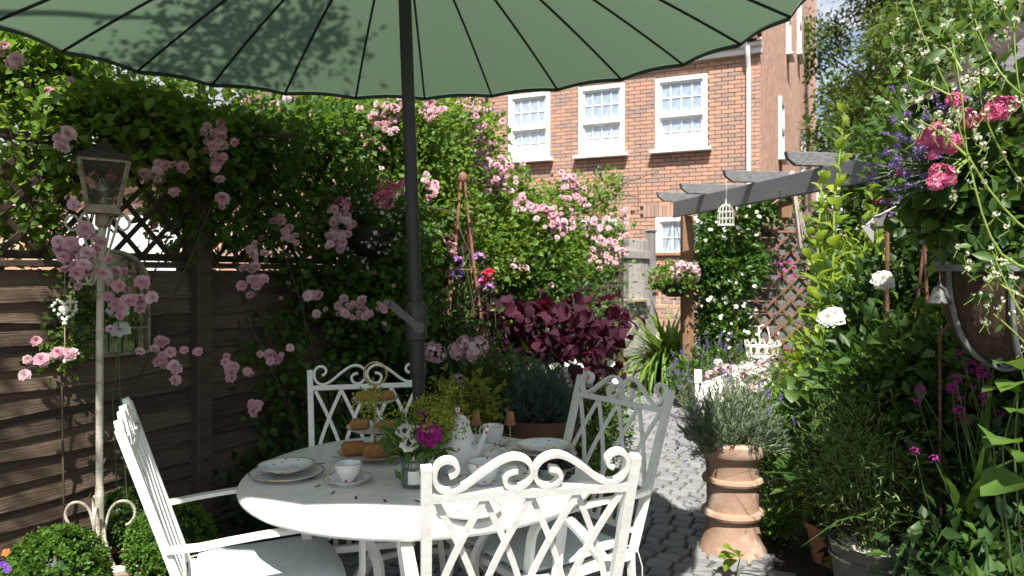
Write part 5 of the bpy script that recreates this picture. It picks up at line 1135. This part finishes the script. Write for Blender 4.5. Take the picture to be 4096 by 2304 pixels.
t = shrub('cushion_plant', 'bright green mossy cushion plant in the small orange pot on the path', (1.90, 7.98, .36), (.17, .15, .12), 80, 20, .03, .04, G['box'], .25, base_z=.26, cat='plant', shell=.6)
dl = thing('day_lily_clump', 'bright green arching strap leaved clump beside the gate', 'plant', (1.98, 9.2, .2)); pot('black_pot', 'black plastic pot under the strap leaved clump', (1.98, 9.2, 0), .2, .26, M['black'])
blades('blade', (0, 0, .05), 320, 1.0, G['strap'], dl, w=.05, spread=.12, lean=(.4, 1.45), droop=1.35, kind='stuff')
# wall basket with pink flowers
wb = thing('hanging_basket', 'black hanging basket of pink and white flowers beside the pergola post', 'hanging basket', at(674, 297, 8.3)); o3 = wb.location.copy()
MB().lathe([(.001, 0), (.08, .005), (.16, .06), (.205, .135), (.215, .15), (.2, .15), (.001, .12)], 28).build('bowl', M['black'], wb, True, 60)
for k in range(3): a = 2.1 * k + .4; MB().tube([(.2 * math.cos(a), .2 * math.sin(a), .15), (.0, .0, .95)], .003, 5).build('chain', M['dark_metal'], wb)
scatter('foliage', tuple(o3 + Vector((0, 0, .2))), (.26, .2, .13), 70, 16, .04, .045, G['rose_lime'], wb, W=.8, origin=o3)
for k in range(26): p = o3 + Vector((U(-.25, .25), U(-.2, .0), U(.2, .38))); link(random.choice(hp_ if k % 9 else hd['violet']), 'flower_head', None, wb, p - o3, rot=face(p, .4), scale=.95)
# jasmine on the pergola post
jm = thing('star_jasmine', 'glossy star jasmine with small white flowers climbing the pergola post', 'climber', (2.2, 8.75, 0)); o3 = Vector((2.2, 8.75, 0))
for (u, v, Y, rx, ry, rz, nc) in ((722, 235, 8.7, .36, .2, .3, 80), (715, 275, 8.6, .38, .2, .3, 90), (735, 265, 8.8, .35, .2, .3, 80), (720, 320, 8.7, .3, .2, .35, 70), (740, 215, 8.8, .3, .2, .15, 50), (765, 205, 8.7, .35, .2, .12, 40), (735, 345, 8.8, .3, .2, .2, 40)):
    scatter('foliage', tuple(at(u, v, Y)), (rx, ry, rz), nc, 24, .07, .075, G['jasmine'], jm, W=.5, origin=o3, shell=.2)
stems('stem', [(o3 + Vector((U(-.1, .1), 0, 0)), at(U(700, 760), U(200, 290), 8.75)) for k in range(8)], M['stem_brown'], jm, .01, o3)
jf = rosette('star_flower', G['whitef'], .045, ((5, 1, .15),), .1)
for k in range(95): p = at(random.gauss(728, 20), U(200, 350), 8.45 + U(-.05, .1)); link(jf, 'star_flower', None, jm, p - o3, rot=face(p, .6), scale=U(.35, .65))
# birdcage lantern
bc = thing('birdcage', 'small cream wire birdcage hanging from the pergola beam', 'birdcage', at(726, 226, 7.4)); m2 = MB(); r = .082
for k in range(14):
    a = 2 * PI * k / 14; m2.tube([(r * math.cos(a), r * math.sin(a), .01), (r * math.cos(a), r * math.sin(a), .14), (r * .85 * math.cos(a), r * .85 * math.sin(a), .18), (r * .45 * math.cos(a), r * .45 * math.sin(a), .21), (0, 0, .222)], .0032, 5)
m2.build('wire', M['white_old'], bc, True); m2 = MB()
for z in (.012, .075, .14): m2.tube([(r * math.cos(2 * PI * i / 24), r * math.sin(2 * PI * i / 24), z) for i in range(25)], .005, 6)
m2.build('hoop', M['white_old'], bc, True); MB().lathe([(.001, .0), (.088, 0), (.088, .012), (.001, .012)], 24).build('floor', M['white_old'], bc); MB().tube([(0, 0, .222), (0, 0, .235), (0, 0, .27)], .006, 6).tube([(0, 0, .26), (0, -.02, .36), (0, 0, .5)], .0022, 5).build('hanger', M['white_old'], bc)
# rope tassel, feeder house and bird bath cup under the pergola
rt = thing('rope_tassel', 'pale knotted cotton rope tassel tied to the pergola beam', 'rope', at(790, 178, 6.5)); m2 = MB()
for k in range(9): x = U(-.03, .03); m2.tube([(0, -.05, .06), (.01 + x * .3, -.06, -.1), (.03 + x * 1.5, -.06, -.25), (.08 + x * 2.4, -.05, U(-.75, -.5))], .005, 5)
m2.blob((0, -.05, .02), (.03, .025, .04), 8, 5, .1); m2.build('strands', M['rope'], rt, True)
fh = thing('bird_feeder', 'little brown wooden bird feeder house hanging under the pergola', 'bird feeder', at(785, 232, 7.2)); MB().box((0, 0, 0), (.2, .16, .02)).build('tray', M['post'], fh); MB().box((0, 0, .22), (.1, .1, .16)).build('body', M['post'], fh)
m2 = MB(); m2.beam((-.1, 0, .28), (0, 0, .36), .15, .012); m2.beam((.1, 0, .28), (0, 0, .36), .15, .012); m2.build('roof', M['wood_pale'], fh); MB().tube([(0, 0, .01), (0, 0, .14)], .01, 6).build('support', M['post'], fh); MB().tube([(0, 0, .35), (0, 0, .5)], .003, 5).build('hook', M['rust'], fh)
ns = thing('nest_pouch', 'pale straw nesting pouch on the trellis under the pergola', 'nest', at(772, 222, 9.15)); MB().blob((0, 0, 0), (.13, .1, .12), 12, 8, .12).build('pouch', M['wood_pale'], ns, True)
# white bench and wire basket
be = thing('garden_bench', 'white painted bench with arched back behind the lavender', 'bench', (2.08, 6.2, 0), math.radians(-14)); m2 = MB(); W = 1.0
def top(x): return .52 + .12 * math.exp(-((x + .02) / .26) ** 2) - .06 * (abs(x) / .5) ** 2
for k in range(11): x = -.45 + .09 * k; MB().box((x, .24, (.44 + top(x)) / 2), (.084, .022, top(x) - .44), ch=.003).build('back_slat', M['white'], be)
m2.bar([(-.5 + .05 * i, .24, top(-.5 + .05 * i)) for i in range(21)], .05, .045, (0, 1, 0)); m2.build('back_rail', M['white'], be, True, 60)
for k in range(5): MB().box((0, -.2 + .1 * k, .43), (1.0, .085, .022), ch=.004).build('seat_slat', M['white'], be)
for (x, y) in ((-.46, -.2), (.46, -.2), (-.46, .24), (.46, .24)): MB().box((x, y, .21), (.055, .055, .42), ch=.005).build('leg', M['white'], be)
for s in (-1, 1): MB().beam((s * .49, -.25, .58), (s * .49, .26, .60), .06, .03).build('armrest', M['white'], be); MB().box((s * .49, -.22, .505), (.05, .05, .14)).build('arm_post', M['white'], be)
bk = thing('wire_basket', 'cream scrolled wire basket with tall handle on a log behind the bench', 'basket', at(762, 357, 6.6)); m2 = MB()
for k in range(12):
    a = 2 * PI * k / 12; c, s_ = math.cos(a), math.sin(a); m2.tube([(.13 * c, .10 * s_, 0), (.15 * c, .115 * s_, .10)], .004, 5)
    b = a + .26; m2.tube([Vector((.142 * math.cos(b + .2 * math.cos(q)), .11 * math.sin(b + .2 * math.cos(q)), .055 + .04 * math.sin(q))) for q in [2 * PI * i / 10 for i in range(11)]], .0035, 5)
    m2.tube([Vector((.15 * math.cos(b + .2 * math.cos(q)), .115 * math.sin(b + .2 * math.cos(q)), .10 + .05 * math.sin(q))) for q in [PI * i / 8 for i in range(9)]], .004, 5)
m2.build('scrollwork', M['white_old'], bk, True); m2 = MB()
for z, f in ((.0, 1), (.10, 1.15)): m2.tube([(.13 * f * math.cos(2 * PI * i / 24), .10 * f * math.sin(2 * PI * i / 24), z) for i in range(25)], .005, 6)
m2.build('hoop', M['white_old'], bk, True); MB().lathe([(.001, 0), (.1, 0), (.1, .006), (.001, .006)], 20).build('floor', M['white_old'], bk)
MB().tube([(-.045, -.1, .08), (-.045, -.06, .2), (-.04, -.03, .27), (0, -.02, .29), (.04, -.03, .27), (.045, -.06, .2), (.045, -.1, .08)], .006, 7).build('handle', M['white_old'], bk, True)
lg = thing('log_rail', 'curved pale log rail under the wire basket', 'log', at(770, 362, 6.6)); MB().tube([(-.28, 0, -.05), (-.12, 0, -.03), (.05, -.02, -.035), (.2, -.03, -.075), (.34, -.03, -.13)], [.025, .03, .03, .028, .024], 9).build('rail', M['wood_pale'], lg, True)
for x in (-.22, .25): MB().tube([(x, 0, -lg.location.z), (x, 0, -.06)], .022, 8).build('stake', M['stem_brown'], lg)
lavender('flowering purple lavender in front of the white bench', (1.85, 5.8, 0), (1.85, 5.8, .36), (.33, .2, .28), 260, G['lav_leaf'], spikes=90, sl=.22, L=.06)
ws = lavender('white flowered salvia mound in front of the bench behind the chimney pot', (1.88, 5.55, 0), (1.88, 5.55, .46), (.42, .2, .26), 260, G['lav_leaf'], spikes=460, sl=.12, L=.05)
for o_ in ws.children:
    if o_.name.startswith('flower_spike'): o_.data.materials.clear(); o_.data.materials.append(G['whitef'])
wh_ = [head('flower_head', G['whitef'], .05, 30, .036, .7) for k in range(2)] + [head('flower_head', G['pinkpale'], .05, 30, .036, .7)]
for k in range(85):
    p = at(random.gauss(752, 19), U(362, 402), 5.35 + U(-.1, .1)); link(random.choice(wh_), 'flower_head', None, ws, p - Vector(ws.location), rot=face(p, .5), scale=U(.45, .8))
ws['label'] = 'mound of white and blush flower heads in front of the bench behind the chimney pot'
lavender('flowering purple lavender beside the pergola post', (1.95, 7.1, 0), (1.9, 7.1, .42), (.3, .2, .3), 170, G['lav_leaf'], spikes=70, sl=.3, L=.07)
shrub('edging_plant', 'leafy green edging below the pergola post', (2.2, 7.9, .35), (.4, .4, .35), 110, 16, .08, .07, G['mid'], .5, cat='plant')
mp_ = thing('magenta_geranium', 'magenta cranesbill flowers around the white bench', 'flowers', (2.1, 5.9, 0)); o3 = Vector((2.1, 5.9, 0)); mgg = rosette('cranesbill_bloom', G['magenta'], .026, ((5, 1, .15),), .1)
for (x, y) in ((1975, 875), (1985, 890), (1960, 920), (1950, 960), (1880, 935), (1905, 965), (1940, 905), (1860, 950), (1990, 700), (1975, 680), (1960, 695), (2000, 670), (1985, 660), (1995, 690), (1965, 665)): p = a5(x, y, 5.7 if y > 800 else 6.2); link(mgg, 'cranesbill_bloom', None, mp_, p - o3, rot=face(p, .4), scale=U(.5, .8)); stems('stem', [(Vector((p.x + .05, p.y + .1, 0)), p)], M['stem'], mp_, .0025, o3)
scatter('foliage', (2.5, 6.0, .4), (.25, .25, .4), 50, 16, .07, .06, G['mid'], mp_, origin=o3)

# ------------------------------------------------------------------ shrubs at the shed side
la = thing('laurel_shrub', 'tall sunlit laurel with glossy yellow green leaves at the end of the pergola', 'shrub', (2.2, 4.75, 0)); o3 = Vector((2.2, 4.75, 0)); ll = [big_leaf_mesh('leaf', G['laurel']) for k in range(3)]; brs = MB(); cnt = 0; P, A = [], []
# upright shoots carrying single leaves
for k in range(34):
    b = o3 + Vector((U(-.2, .32), U(-.25, .15), U(.3, 1.0))); hh = U(.5, 1.1) if k > 3 else 1.5; e = b + Vector((U(-.25, .2), U(-.2, .05), hh))
    if k == 0: b, e = at(832, 300, 4.5), at(845, 106, 4.55)
    if k == 1: b, e = at(818, 330, 4.5), at(822, 170, 4.6)
    if k == 2: b, e = at(850, 330, 4.55), at(868, 210, 4.5)
    if k == 3: b, e = at(818, 380, 4.5), at(808, 215, 4.6)
    brs.tube([o3 * .0 + (o3 + Vector((0, 0, 0))) - o3 + Vector((U(-.1, .1), U(-.1, .1), 0)), (b - o3), ((b + e) / 2 - o3) + Vector((U(-.03, .03), 0, 0)), e - o3], [.014, .009, .006, .003], 6)
    m_ = int((e - b).length / .045)
    for j in range(m_):
        f = j / m_; p = b.lerp(e, f); a = j * 2.4 + k; d = Vector((math.cos(a), math.sin(a), .55 + .8 * f)); s_ = U(.095, .15) * (1.1 - .4 * f)
        if cnt < 300 and p.z > 1.0: link(random.choice(ll), 'leaf', None, la, p - o3, rot=leaf_rot(d, .5), scale=(s_, s_ * .75, s_)); cnt += 1
        else: P.append(tuple(p - o3)); A.append(tuple(d))
link(leaf_mesh('foliage', np.array(P), np.array(A), np.tile([0, 0, 1.], (len(P), 1)) + rng.normal(size=(len(P), 3)) * .3, .095, .036, big=True), 'foliage', G['laurel'], la, kind='stuff')
scatter('foliage', (2.3, 4.85, 1.0), (.28, .3, .75), 80, 20, .08, .085, G['laurel'], la, W=.38, origin=o3, shell=.3, big=True, zmin=.15); brs.build('branch', M['stem_lime'], la, True)
shrub('golden_shrub', 'golden green leafy shrub below the laurel beside the bench', (1.95, 4.5, .58), (.26, .25, .5), 130, 20, .07, .075, G['laurel'], .42, big=True)
shrub('box_bush', 'upright small leaved box bush behind the chimney pot', (1.47, 4.05, .42), (.19, .18, .42), 200, 24, .04, .022, G['box'], .7, shell=.8)
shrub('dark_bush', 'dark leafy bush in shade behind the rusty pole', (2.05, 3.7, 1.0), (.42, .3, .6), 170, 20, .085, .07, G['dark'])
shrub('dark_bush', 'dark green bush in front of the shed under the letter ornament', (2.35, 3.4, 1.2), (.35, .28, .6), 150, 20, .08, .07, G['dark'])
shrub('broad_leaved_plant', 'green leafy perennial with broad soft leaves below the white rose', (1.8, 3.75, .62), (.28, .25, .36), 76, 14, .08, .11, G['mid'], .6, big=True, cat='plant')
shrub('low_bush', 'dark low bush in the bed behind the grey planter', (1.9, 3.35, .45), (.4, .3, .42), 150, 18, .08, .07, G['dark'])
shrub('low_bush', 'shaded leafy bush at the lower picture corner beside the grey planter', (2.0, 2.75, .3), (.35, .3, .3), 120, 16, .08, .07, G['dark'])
shrub('shade_perennial', 'shaded green perennial right at the lower picture corner', (1.55, 2.25, .28), (.28, .2, .26), 90, 14, .07, .07, G['mid'])
pp = pot('grey_planter', 'olive grey round planter in the lower corner topped with pale gravel', (1.50, 3.02, 0), .175, .36, M['olive_pot'], rim=False, taper=.8, soil=True); MB().lathe([(.177, .30), (.182, .305), (.182, .312), (.177, .317)], 36).build('band', M['olive_pot'], pp, True); MB().lathe([(.165, .352), (.178, .352), (.181, .362), (.176, .37), (.165, .366)], 36).build('rim', M['olive_pot'], pp, True)
m2 = MB()
for k in range(260): a = U(0, 6.28); r = .155 * math.sqrt(U(0, 1)); m2.blob((r * math.cos(a), r * math.sin(a), .335 + U(-.004, .008)), (U(.006, .012), U(.006, .012), U(.004, .008)), 5, 3, .2)
m2.build('gravel', M['stone'], pp, kind='stuff')
t = shrub('feathery_plant', 'feathery fine leaved plant filling the grey planter', (1.50, 3.05, .64), (.27, .24, .30), 90, 34, .05, .036, G['fine'], .16, base_z=.33, cat='plant', shell=.2, st=26, mst='stem')
t = shrub('feathery_plant', 'tall feathery fine leaved plant between chimney pot and grey planter', (1.78, 3.5, .45), (.22, .2, .38), 50, 32, .06, .04, G['fine'], .18, cat='plant', shell=.2, st=16, mst='stem')
sg = thing('strap_leaf_clump', 'dark strap leaved lily clump arching over the grey planter', 'plant', (1.85, 2.95, .1)); blades('blade', (0, 0, .15), 90, .95, G['strap_dark'], sg, w=.036, spread=.12, lean=(.2, 1.1), droop=.9)
blades('blade', (-.05, -.1, .25), 10, .75, G['strap_dark'], sg, w=.03, spread=.1, lean=(.6, 1.1), droop=.9, az=(2.3, 4.2))
pot('terracotta_pot', 'small shaded terracotta pot behind the grey planter', (1.62, 3.75, 0), .11, .2, M['terra'], 'pots in the shed side bed'); pot('terracotta_pot', 'dark terracotta pot at the picture edge below the big leaves', (1.42, 1.98, .35), .1, .22, M['terra'], 'pots in the shed side bed')
sb = thing('plant_stand', 'low brick plinth under the dark pot at the picture edge', 'plinth', (1.42, 1.98, 0)); MB().box((0, 0, .175), (.24, .24, .35), ch=.01).build('block', M['terra_dark'], sb)
bl = thing('broad_leaf_plant', 'plant with large oval leaves at the picture edge', 'plant', (1.42, 1.98, .5)); o3 = Vector((1.42, 1.98, .5)); lb_ = big_leaf_mesh('leaf', G['big'])
for (x, y, d, s) in ((2500, 1100, (-.3, -.5, .1), .11), (2560, 1115, (-1, -.3, .1), .11), (2576, 1205, (-1, -.2, -.15), .13), (2560, 990, (-1, -.1, .2), .1), (2570, 930, (-.8, -.3, .3), .1), (2590, 1150, (-.6, -.6, .2), .12), (2600, 1050, (-.7, -.4, .3), .12), (2565, 965, (-.7, -.4, .0), .09)): p = a5(x, y, 1.88); link(lb_, 'leaf', None, bl, p - o3, rot=leaf_rot(d, .5), scale=s); stems('stem', [(o3, p)], M['stem'], bl, .003, o3)
# big fallen leaf and magenta flowers
mv = thing('red_valerian', 'deep magenta valerian flowers in shade above the strap leaves', 'flowers', (1.85, 2.7, 0)); o3 = Vector((1.85, 2.7, 0)); hm_ = [head('flower_head', G['magenta'], .03, 12, .018, 1.0) for k in range(2)]
for k in range(22): p = a5(random.gauss(2440, 55), random.gauss(985, 40), 2.8 + U(-.1, .1)); link(random.choice(hm_), 'flower_head', None, mv, p - o3, rot=face(p, .4), scale=U(.5, .8)); stems('stem', [(Vector((1.95 + U(-.1, .1), 2.85, .1)), p)], M['stem'], mv, .0025, o3)
for (x, y) in ((2350, 1155), (2302, 1135)): p = a5(x, y, 2.6); link(hm_[0], 'flower_head', None, mv, p - o3, rot=face(p, .2), scale=.5); stems('stem', [(Vector((p.x + .2, p.y + .1, .3)), p)], M['stem'], mv, .002, o3)
# white roses in the bed
wp = thing('white_rose_bush', 'white rose bush with open blooms in front of the laurel', 'rose', (1.7, 4.0, 0)); o3 = Vector((1.7, 4.0, 0)); 
for (x, y, s, Y) in ((2220, 705, 1.1, 2.95), (2226, 712, .9, 2.97), (2095, 798, 1.35, 3.4), (2080, 802, 1.1, 3.4)): p = a5(x, y, Y); link(wrf, 'rose_bloom', None, wp, p - o3, rot=face(p, .15), scale=(s, s, s * .8)); stems('stem', [(o3, p)], M['stem'], wp, .004, o3)
scatter('foliage', (1.95, 3.95, 1.05), (.25, .15, .35), 44, 14, .06, .055, G['mid'], wp, origin=o3)
# rusty feeder pole, bunting, ornaments
fp_ = a5(2232, 880, 3.35); rp = thing('rusty_pole', 'rusty iron feeder pole with flower shaped cup on top', 'pole', (fp_.x, fp_.y, 0)); zt = a5(2235, 520, 3.35).z
MB().tube([(0, 0, 0), (0, 0, zt)], .009, 9).build('rod', M['rust'], rp, True); me = rosette('cup', M['rust'], .085, ((8, 1, .25), (6, .7, .6)), .3); link(me, 'cup', None, rp, (0, 0, zt)); MB().tube([(-.12, 0, .95), (-.11, 0, .86), (-.07, 0, .83), (0, 0, .83), (.07, 0, .83), (.1, 0, .86)], .005, 6).build('hook', M['rust'], rp, True)
for i, (pts, lb) in enumerate((((( 2168, 572), (2200, 548), (2196, 612)), 'pale triangular bunting flag hanging lower beside the laurel'), (((2196, 545), (2232, 530), (2212, 585)), 'pale triangular bunting flag tied nearest the rusty pole'))):
    t = thing('bunting_flag', lb, 'bunting', a5(*pts[0], 2.75), 0, 'bunting flags'); q = [a5(x, y, 2.75 + .03 * j) - t.location for j, (x, y) in enumerate(pts)]; n = Vector((0, .003, 0)); MB().add([p - n for p in q] + [p + n for p in q], [(0, 1, 2), (5, 4, 3), (0, 3, 4, 1), (1, 4, 5, 2), (2, 5, 3, 0)]).build('cloth', M['flag'], t); MB().tube([q[0], (q[0] + q[1]) / 2 - Vector((0, 0, .004)), q[1], q[1] + Vector((.06, 0, .03))], .003, 5).build('cord', M['rope'], t)
wl = thing('letter_ornament', 'white painted wooden letter W hanging in the shaded shrubs', 'ornament', a5(2325, 575, 2.5)); q = [(2305, 535), (2327, 610), (2345, 560), (2362, 610), (2378, 545)]; q = [a5(x, y, 2.5) - wl.location for x, y in q]
for a, b in zip(q[:-1], q[1:]): MB().beam(a, b, .032, .014, (0, -1, 0.01)).build('stroke', M['flag'], wl)
MB().tube([q[0], q[0] + Vector((.1, .05, .35))], .002, 5).build('cord', M['rope'], wl)
spn = thing('spiral_trellis', 'rusty iron spiral plant support beside the hayrack basket', 'plant support', (a5(2365, 690, 2.95).x, 2.95, 0)); zc = a5(2365, 690, 2.95).z
MB().tube([(0, 0, 0), (0, 0, zc - .25), (0, -.1, zc - .16), (0, -.25, zc - .11)], .006, 7).build('rod', M['rust'], spn, True); MB().tube([((.014 + .0032 * i) * math.cos(i * .45), -.25, zc + (.014 + .0032 * i) * math.sin(i * .45)) for i in range(32)], .0055, 6).build('spiral', M['grey_metal'], spn, True)
tp_ = thing('cane_tripod', 'rusty cane tripod in the shade beside the spiral support', 'plant support', (a5(2325, 800, 3.25).x, 3.25, 0)); zc = a5(2325, 615, 3.25).z
for k in range(3): a = 2.1 * k + .5; MB().tube([(.16 * math.cos(a), .16 * math.sin(a), 0), (.0, .0, zc)], .007, 6).build('cane', M['rust'], tp_, True)
bell = thing('garden_bell', 'small grey metal bell hanging in the shrubs', 'bell', a5(2364, 765, 2.35)); MB().lathe([(.036, 0), (.038, .004), (.026, .03), (.02, .05), (.008, .06), (.004, .075), (.001, .076)], 20).build('body', M['crank'], bell, True, 50); MB().tube([(0, 0, .07), (0, 0, .3)], .0018, 5).build('wire', M['rust'], bell)
# hayrack basket and the planter above it, on a timber post
po = thing('timber_post', 'dark timber post carrying the hayrack basket at the picture edge', 'post', (1.92, 2.55, 0)); MB().box((0, 0, .85), (.10, .10, 1.7), ch=.006).build('shaft', M['shed'], po); MB().box((-.22, -.12, 1.69), (.5, .36, .03)).build('shelf', M['shed'], po)
hr = thing('hayrack_basket', 'coir lined hayrack basket with grey iron straps at the picture edge', 'basket', (1.76, 2.46, 1.16)); m2 = MB(); RR = .33
def hp2(th, ph, r=1.0): return Vector((RR * r * math.cos(th) * math.cos(ph * .0) * math.cos(ph) ** .55, -.22 * r * math.sin(th) * math.cos(ph) ** .5, .33 - .33 * r * math.sin(ph)))
vs = [hp2(PI * i / 20, PI / 2 * j / 8) for i in range(21) for j in range(9)]; m2.add(vs, [(i * 9 + j, i * 9 + j + 1, (i + 1) * 9 + j + 1, (i + 1) * 9 + j) for i in range(20) for j in range(8)]); m2.build('liner', M['coco'], hr, True)
MB().bar([hp2(PI * i / 24, .0, 1.02) for i in range(25)], .006, .022, (0, 0, 1)).build('top_strap', M['grey_metal'], hr)
for k in range(5): th = PI * (.08 + .21 * k); MB().tube([hp2(th, PI / 2 * j / 9, 1.025) for j in range(10)], .009, 6).build('strap', M['grey_metal'], hr, True)
MB().tube([Vector((-.16 + .006 * i * math.cos(i * .5) * .3, -.08, .02 + .012 * math.sin(i * .5) * (i / 12))) for i in range(26)], .006, 6).build('scroll', M['grey_metal'], hr, True)
scatter('foliage', (1.85, 2.40, 1.52), (.3, .2, .07), 50, 16, .05, .05, G['dark'], (ht := thing('trailing_plant', 'dark trailing foliage planted in the hayrack basket', 'plant', (1.7, 2.46, 1.45))), origin=(1.7, 2.46, 1.45))
cb = thing('coir_planter', 'round brown coir planter under the geraniums at the picture edge', 'planter', (1.52, 2.2, 1.705 - .16)); cb.location = (1.58, 2.28, 1.46)
MB().lathe([(.001, 0), (.14, .0), (.19, .08), (.20, .25), (.18, .25), (.001, .22)], 28, wob=.02).build('liner', M['coco'], cb, True, 60); cb.location = (1.60, 2.42, 1.707)
# geraniums and lavender spilling from the planter
ge = thing('pink_geranium', 'pink zonal geraniums with rounded flower heads above the hayrack basket', 'geranium', (1.60, 2.42, 1.93)); o3 = Vector((1.60, 2.42, 1.93)); gh = [head('flower_head', G['hot'], .046, 34, .036, .55) for k in range(3)]
gp_ = [(2340, 345, 2.1, 1.0), (2365, 350, 2.1, 1.0), (2385, 365, 2.1, .9), (2350, 368, 2.12, .8), (2370, 440, 2.0, 1.0), (2355, 458, 2.0, .75), (2510, 268, 2.1, 1.0), (2490, 285, 2.1, .8), (2430, 293, 2.15, .8), (2402, 252, 2.2, .8), (2535, 262, 2.1, .8), (2265, 430, 2.3, .5), (2325, 355, 2.11, .8), (2400, 352, 2.1, .8), (2362, 330, 2.12, .9), (2345, 385, 2.1, .6), (2385, 450, 2.0, .7), (2362, 432, 2.01, .8), (2520, 285, 2.1, .7), (2445, 305, 2.15, .7)]
for (x, y, Y, s) in gp_: p = a5(x, y, Y); link(random.choice(gh), 'flower_head', None, ge, p - o3, rot=face(p, .3), scale=s * .62); stems('stem', [(o3, p)], M['stem_lime'], ge, .0035, o3)
for (u, v, Y, rx, ry, rz, nc) in ((970, 170, 2.3, .16, .12, .09, 32), (1005, 150, 2.3, .14, .12, .16, 40), (985, 205, 2.35, .2, .12, .10, 46), (945, 212, 2.4, .13, .1, .05, 20), (1018, 110, 2.4, .14, .1, .1, 24)): scatter('foliage', tuple(at(u, v, Y)), (rx, ry, rz), nc, 11, .04, .055, G['mid'], ge, W=.85, origin=o3, big=True, shell=.2)
lv = thing('lavender_plant', 'purple lavender sprays leaning out beside the pink geraniums', 'lavender', (1.60, 2.42, 1.93), 0, 'lavender plants'); st = MB(); P, A = [], []
for k in range(105):
    e = a5(random.gauss(2275, 45), random.gauss(400, 62), 2.15 + U(-.12, .15)) - o3
    if k % 4 == 0: e = a5(random.gauss(2440, 70), random.gauss(255, 30), 2.2) - o3
    b = Vector((U(-.3, 0), U(-.1, .1), -.05)); mid = (b + e) / 2 + Vector((0, 0, -.03)); st.tube([b, mid, e], .0018, 4)
    for j in range(11): P.append(e - (e - mid).normalized() * .035 * (j / 15) + Vector((U(-1, 1), U(-1, 1), U(-1, 1))) * .005); A.append(Vector((U(-1, 1), U(-1, 1), U(-.2, 1))))
st.build('flower_stalk', G['lav_leaf'], lv, kind='stuff'); P = np.array([tuple(p) for p in P]); link(leaf_mesh('flower_spike', P, np.array([tuple(a) for a in A]), rng.normal(size=P.shape), .010, .007), 'flower_spike', G['lav_flower'], lv, kind='stuff')
# elder like sprays in front
el = thing('flowering_vine', 'arching lime green vine stems with tiny cream flowers at the top picture corner', 'climber', (1.75, 1.9, 0)); o3 = Vector((1.75, 1.9, 0)); m2 = MB(); fl = []
paths = [[(2700, 640), (2560, 560), (2440, 400), (2390, 240), (2330, 110), (2290, 0)], [(2700, 700), (2520, 640), (2440, 420), (2420, 250), (2395, 100)], [(2700, 300), (2560, 230), (2480, 120), (2430, -20)], [(2700, 900), (2580, 800), (2520, 690), (2500, 640)], [(2700, 800), (2560, 740), (2510, 710)], [(2700, 560), (2576, 470), (2480, 300), (2460, 160)], [(2700, 450), (2600, 340), (2560, 200), (2550, 40)], [(2440, 400), (2360, 330), (2300, 300)], [(2390, 240), (2340, 215), (2280, 190)], [(2420, 180), (2380, 120), (2300, 95)], [(2700, 1000), (2576, 860), (2500, 790)]]
for pt in paths:
    Y0 = U(1.75, 2.0); pts = [a5(x, y, Y0 + U(-.03, .03)) - o3 for x, y in pt]; sm_ = smooth_path([tuple(p) for p in pts], 4); m2.tube(sm_, [.0034 * (1 - .6 * i / len(sm_)) for i in range(len(sm_))], 6)
    for i in range(int(len(sm_) * .35), len(sm_)):
        for k in range(2): fl.append(Vector(sm_[i]) + Vector((U(-.07, .07), U(-.05, .05), U(-.05, .07))))
base_s = [(o3, Vector((1.75, 1.9, 2.0)))]
m2.tube([(0, 0, 0), (.02, 0, .8), (-.02, 0, 1.4), (.0, 0, 2.1)], .02, 8)
for p in list(fl): m2.tube([p + Vector((U(-.025, .025), 0, -.03)), p + Vector((U(-.006, .006), 0, -.012)), p], .0008, 4)
m2.build('stem', M['stem_lime'], el, True); ef = [head('floret_cluster', G['cream'], .009, 7, .010, .9, 4, False) for k in range(3)]
for p in fl[:260]: link(random.choice(ef), 'floret_cluster', None, el, p, rot=(U(0, 6), U(0, 6), 0), scale=U(.45, .95))
for (u, v, rx, rz, nc) in ((1010, 40, .12, .1, 10), (1010, 260, .08, .1, 12), (940, 40, .12, .1, 7)): scatter('foliage', tuple(at(u, v, 2.0)), (rx, .1, rz), nc, 8, .04, .05, G['mid'], el, origin=o3, big=True)
# tall hedge mass behind the shed side planting
shrub('tall_shrub', 'tall mid green shrub behind the laurel under the trees', (3.35, 6.4, 1.7), (.7, .5, 1.2), 260, 22, .13, .09, G['tree'], cat='shrub'); shrub('tall_shrub', 'tall dark shrub between laurel and shed roof', (2.95, 5.0, 1.9), (.5, .35, .9), 200, 22, .11, .08, G['mid'], cat='shrub')
shrub('viburnum_bush', 'tall bush speckled with white flowers behind the geraniums', (3.5, 5.4, 2.6), (.8, .4, .9), 200, 22, .12, .08, G['tree'], cat='shrub')

# dense shaded planting filling the shed side bed
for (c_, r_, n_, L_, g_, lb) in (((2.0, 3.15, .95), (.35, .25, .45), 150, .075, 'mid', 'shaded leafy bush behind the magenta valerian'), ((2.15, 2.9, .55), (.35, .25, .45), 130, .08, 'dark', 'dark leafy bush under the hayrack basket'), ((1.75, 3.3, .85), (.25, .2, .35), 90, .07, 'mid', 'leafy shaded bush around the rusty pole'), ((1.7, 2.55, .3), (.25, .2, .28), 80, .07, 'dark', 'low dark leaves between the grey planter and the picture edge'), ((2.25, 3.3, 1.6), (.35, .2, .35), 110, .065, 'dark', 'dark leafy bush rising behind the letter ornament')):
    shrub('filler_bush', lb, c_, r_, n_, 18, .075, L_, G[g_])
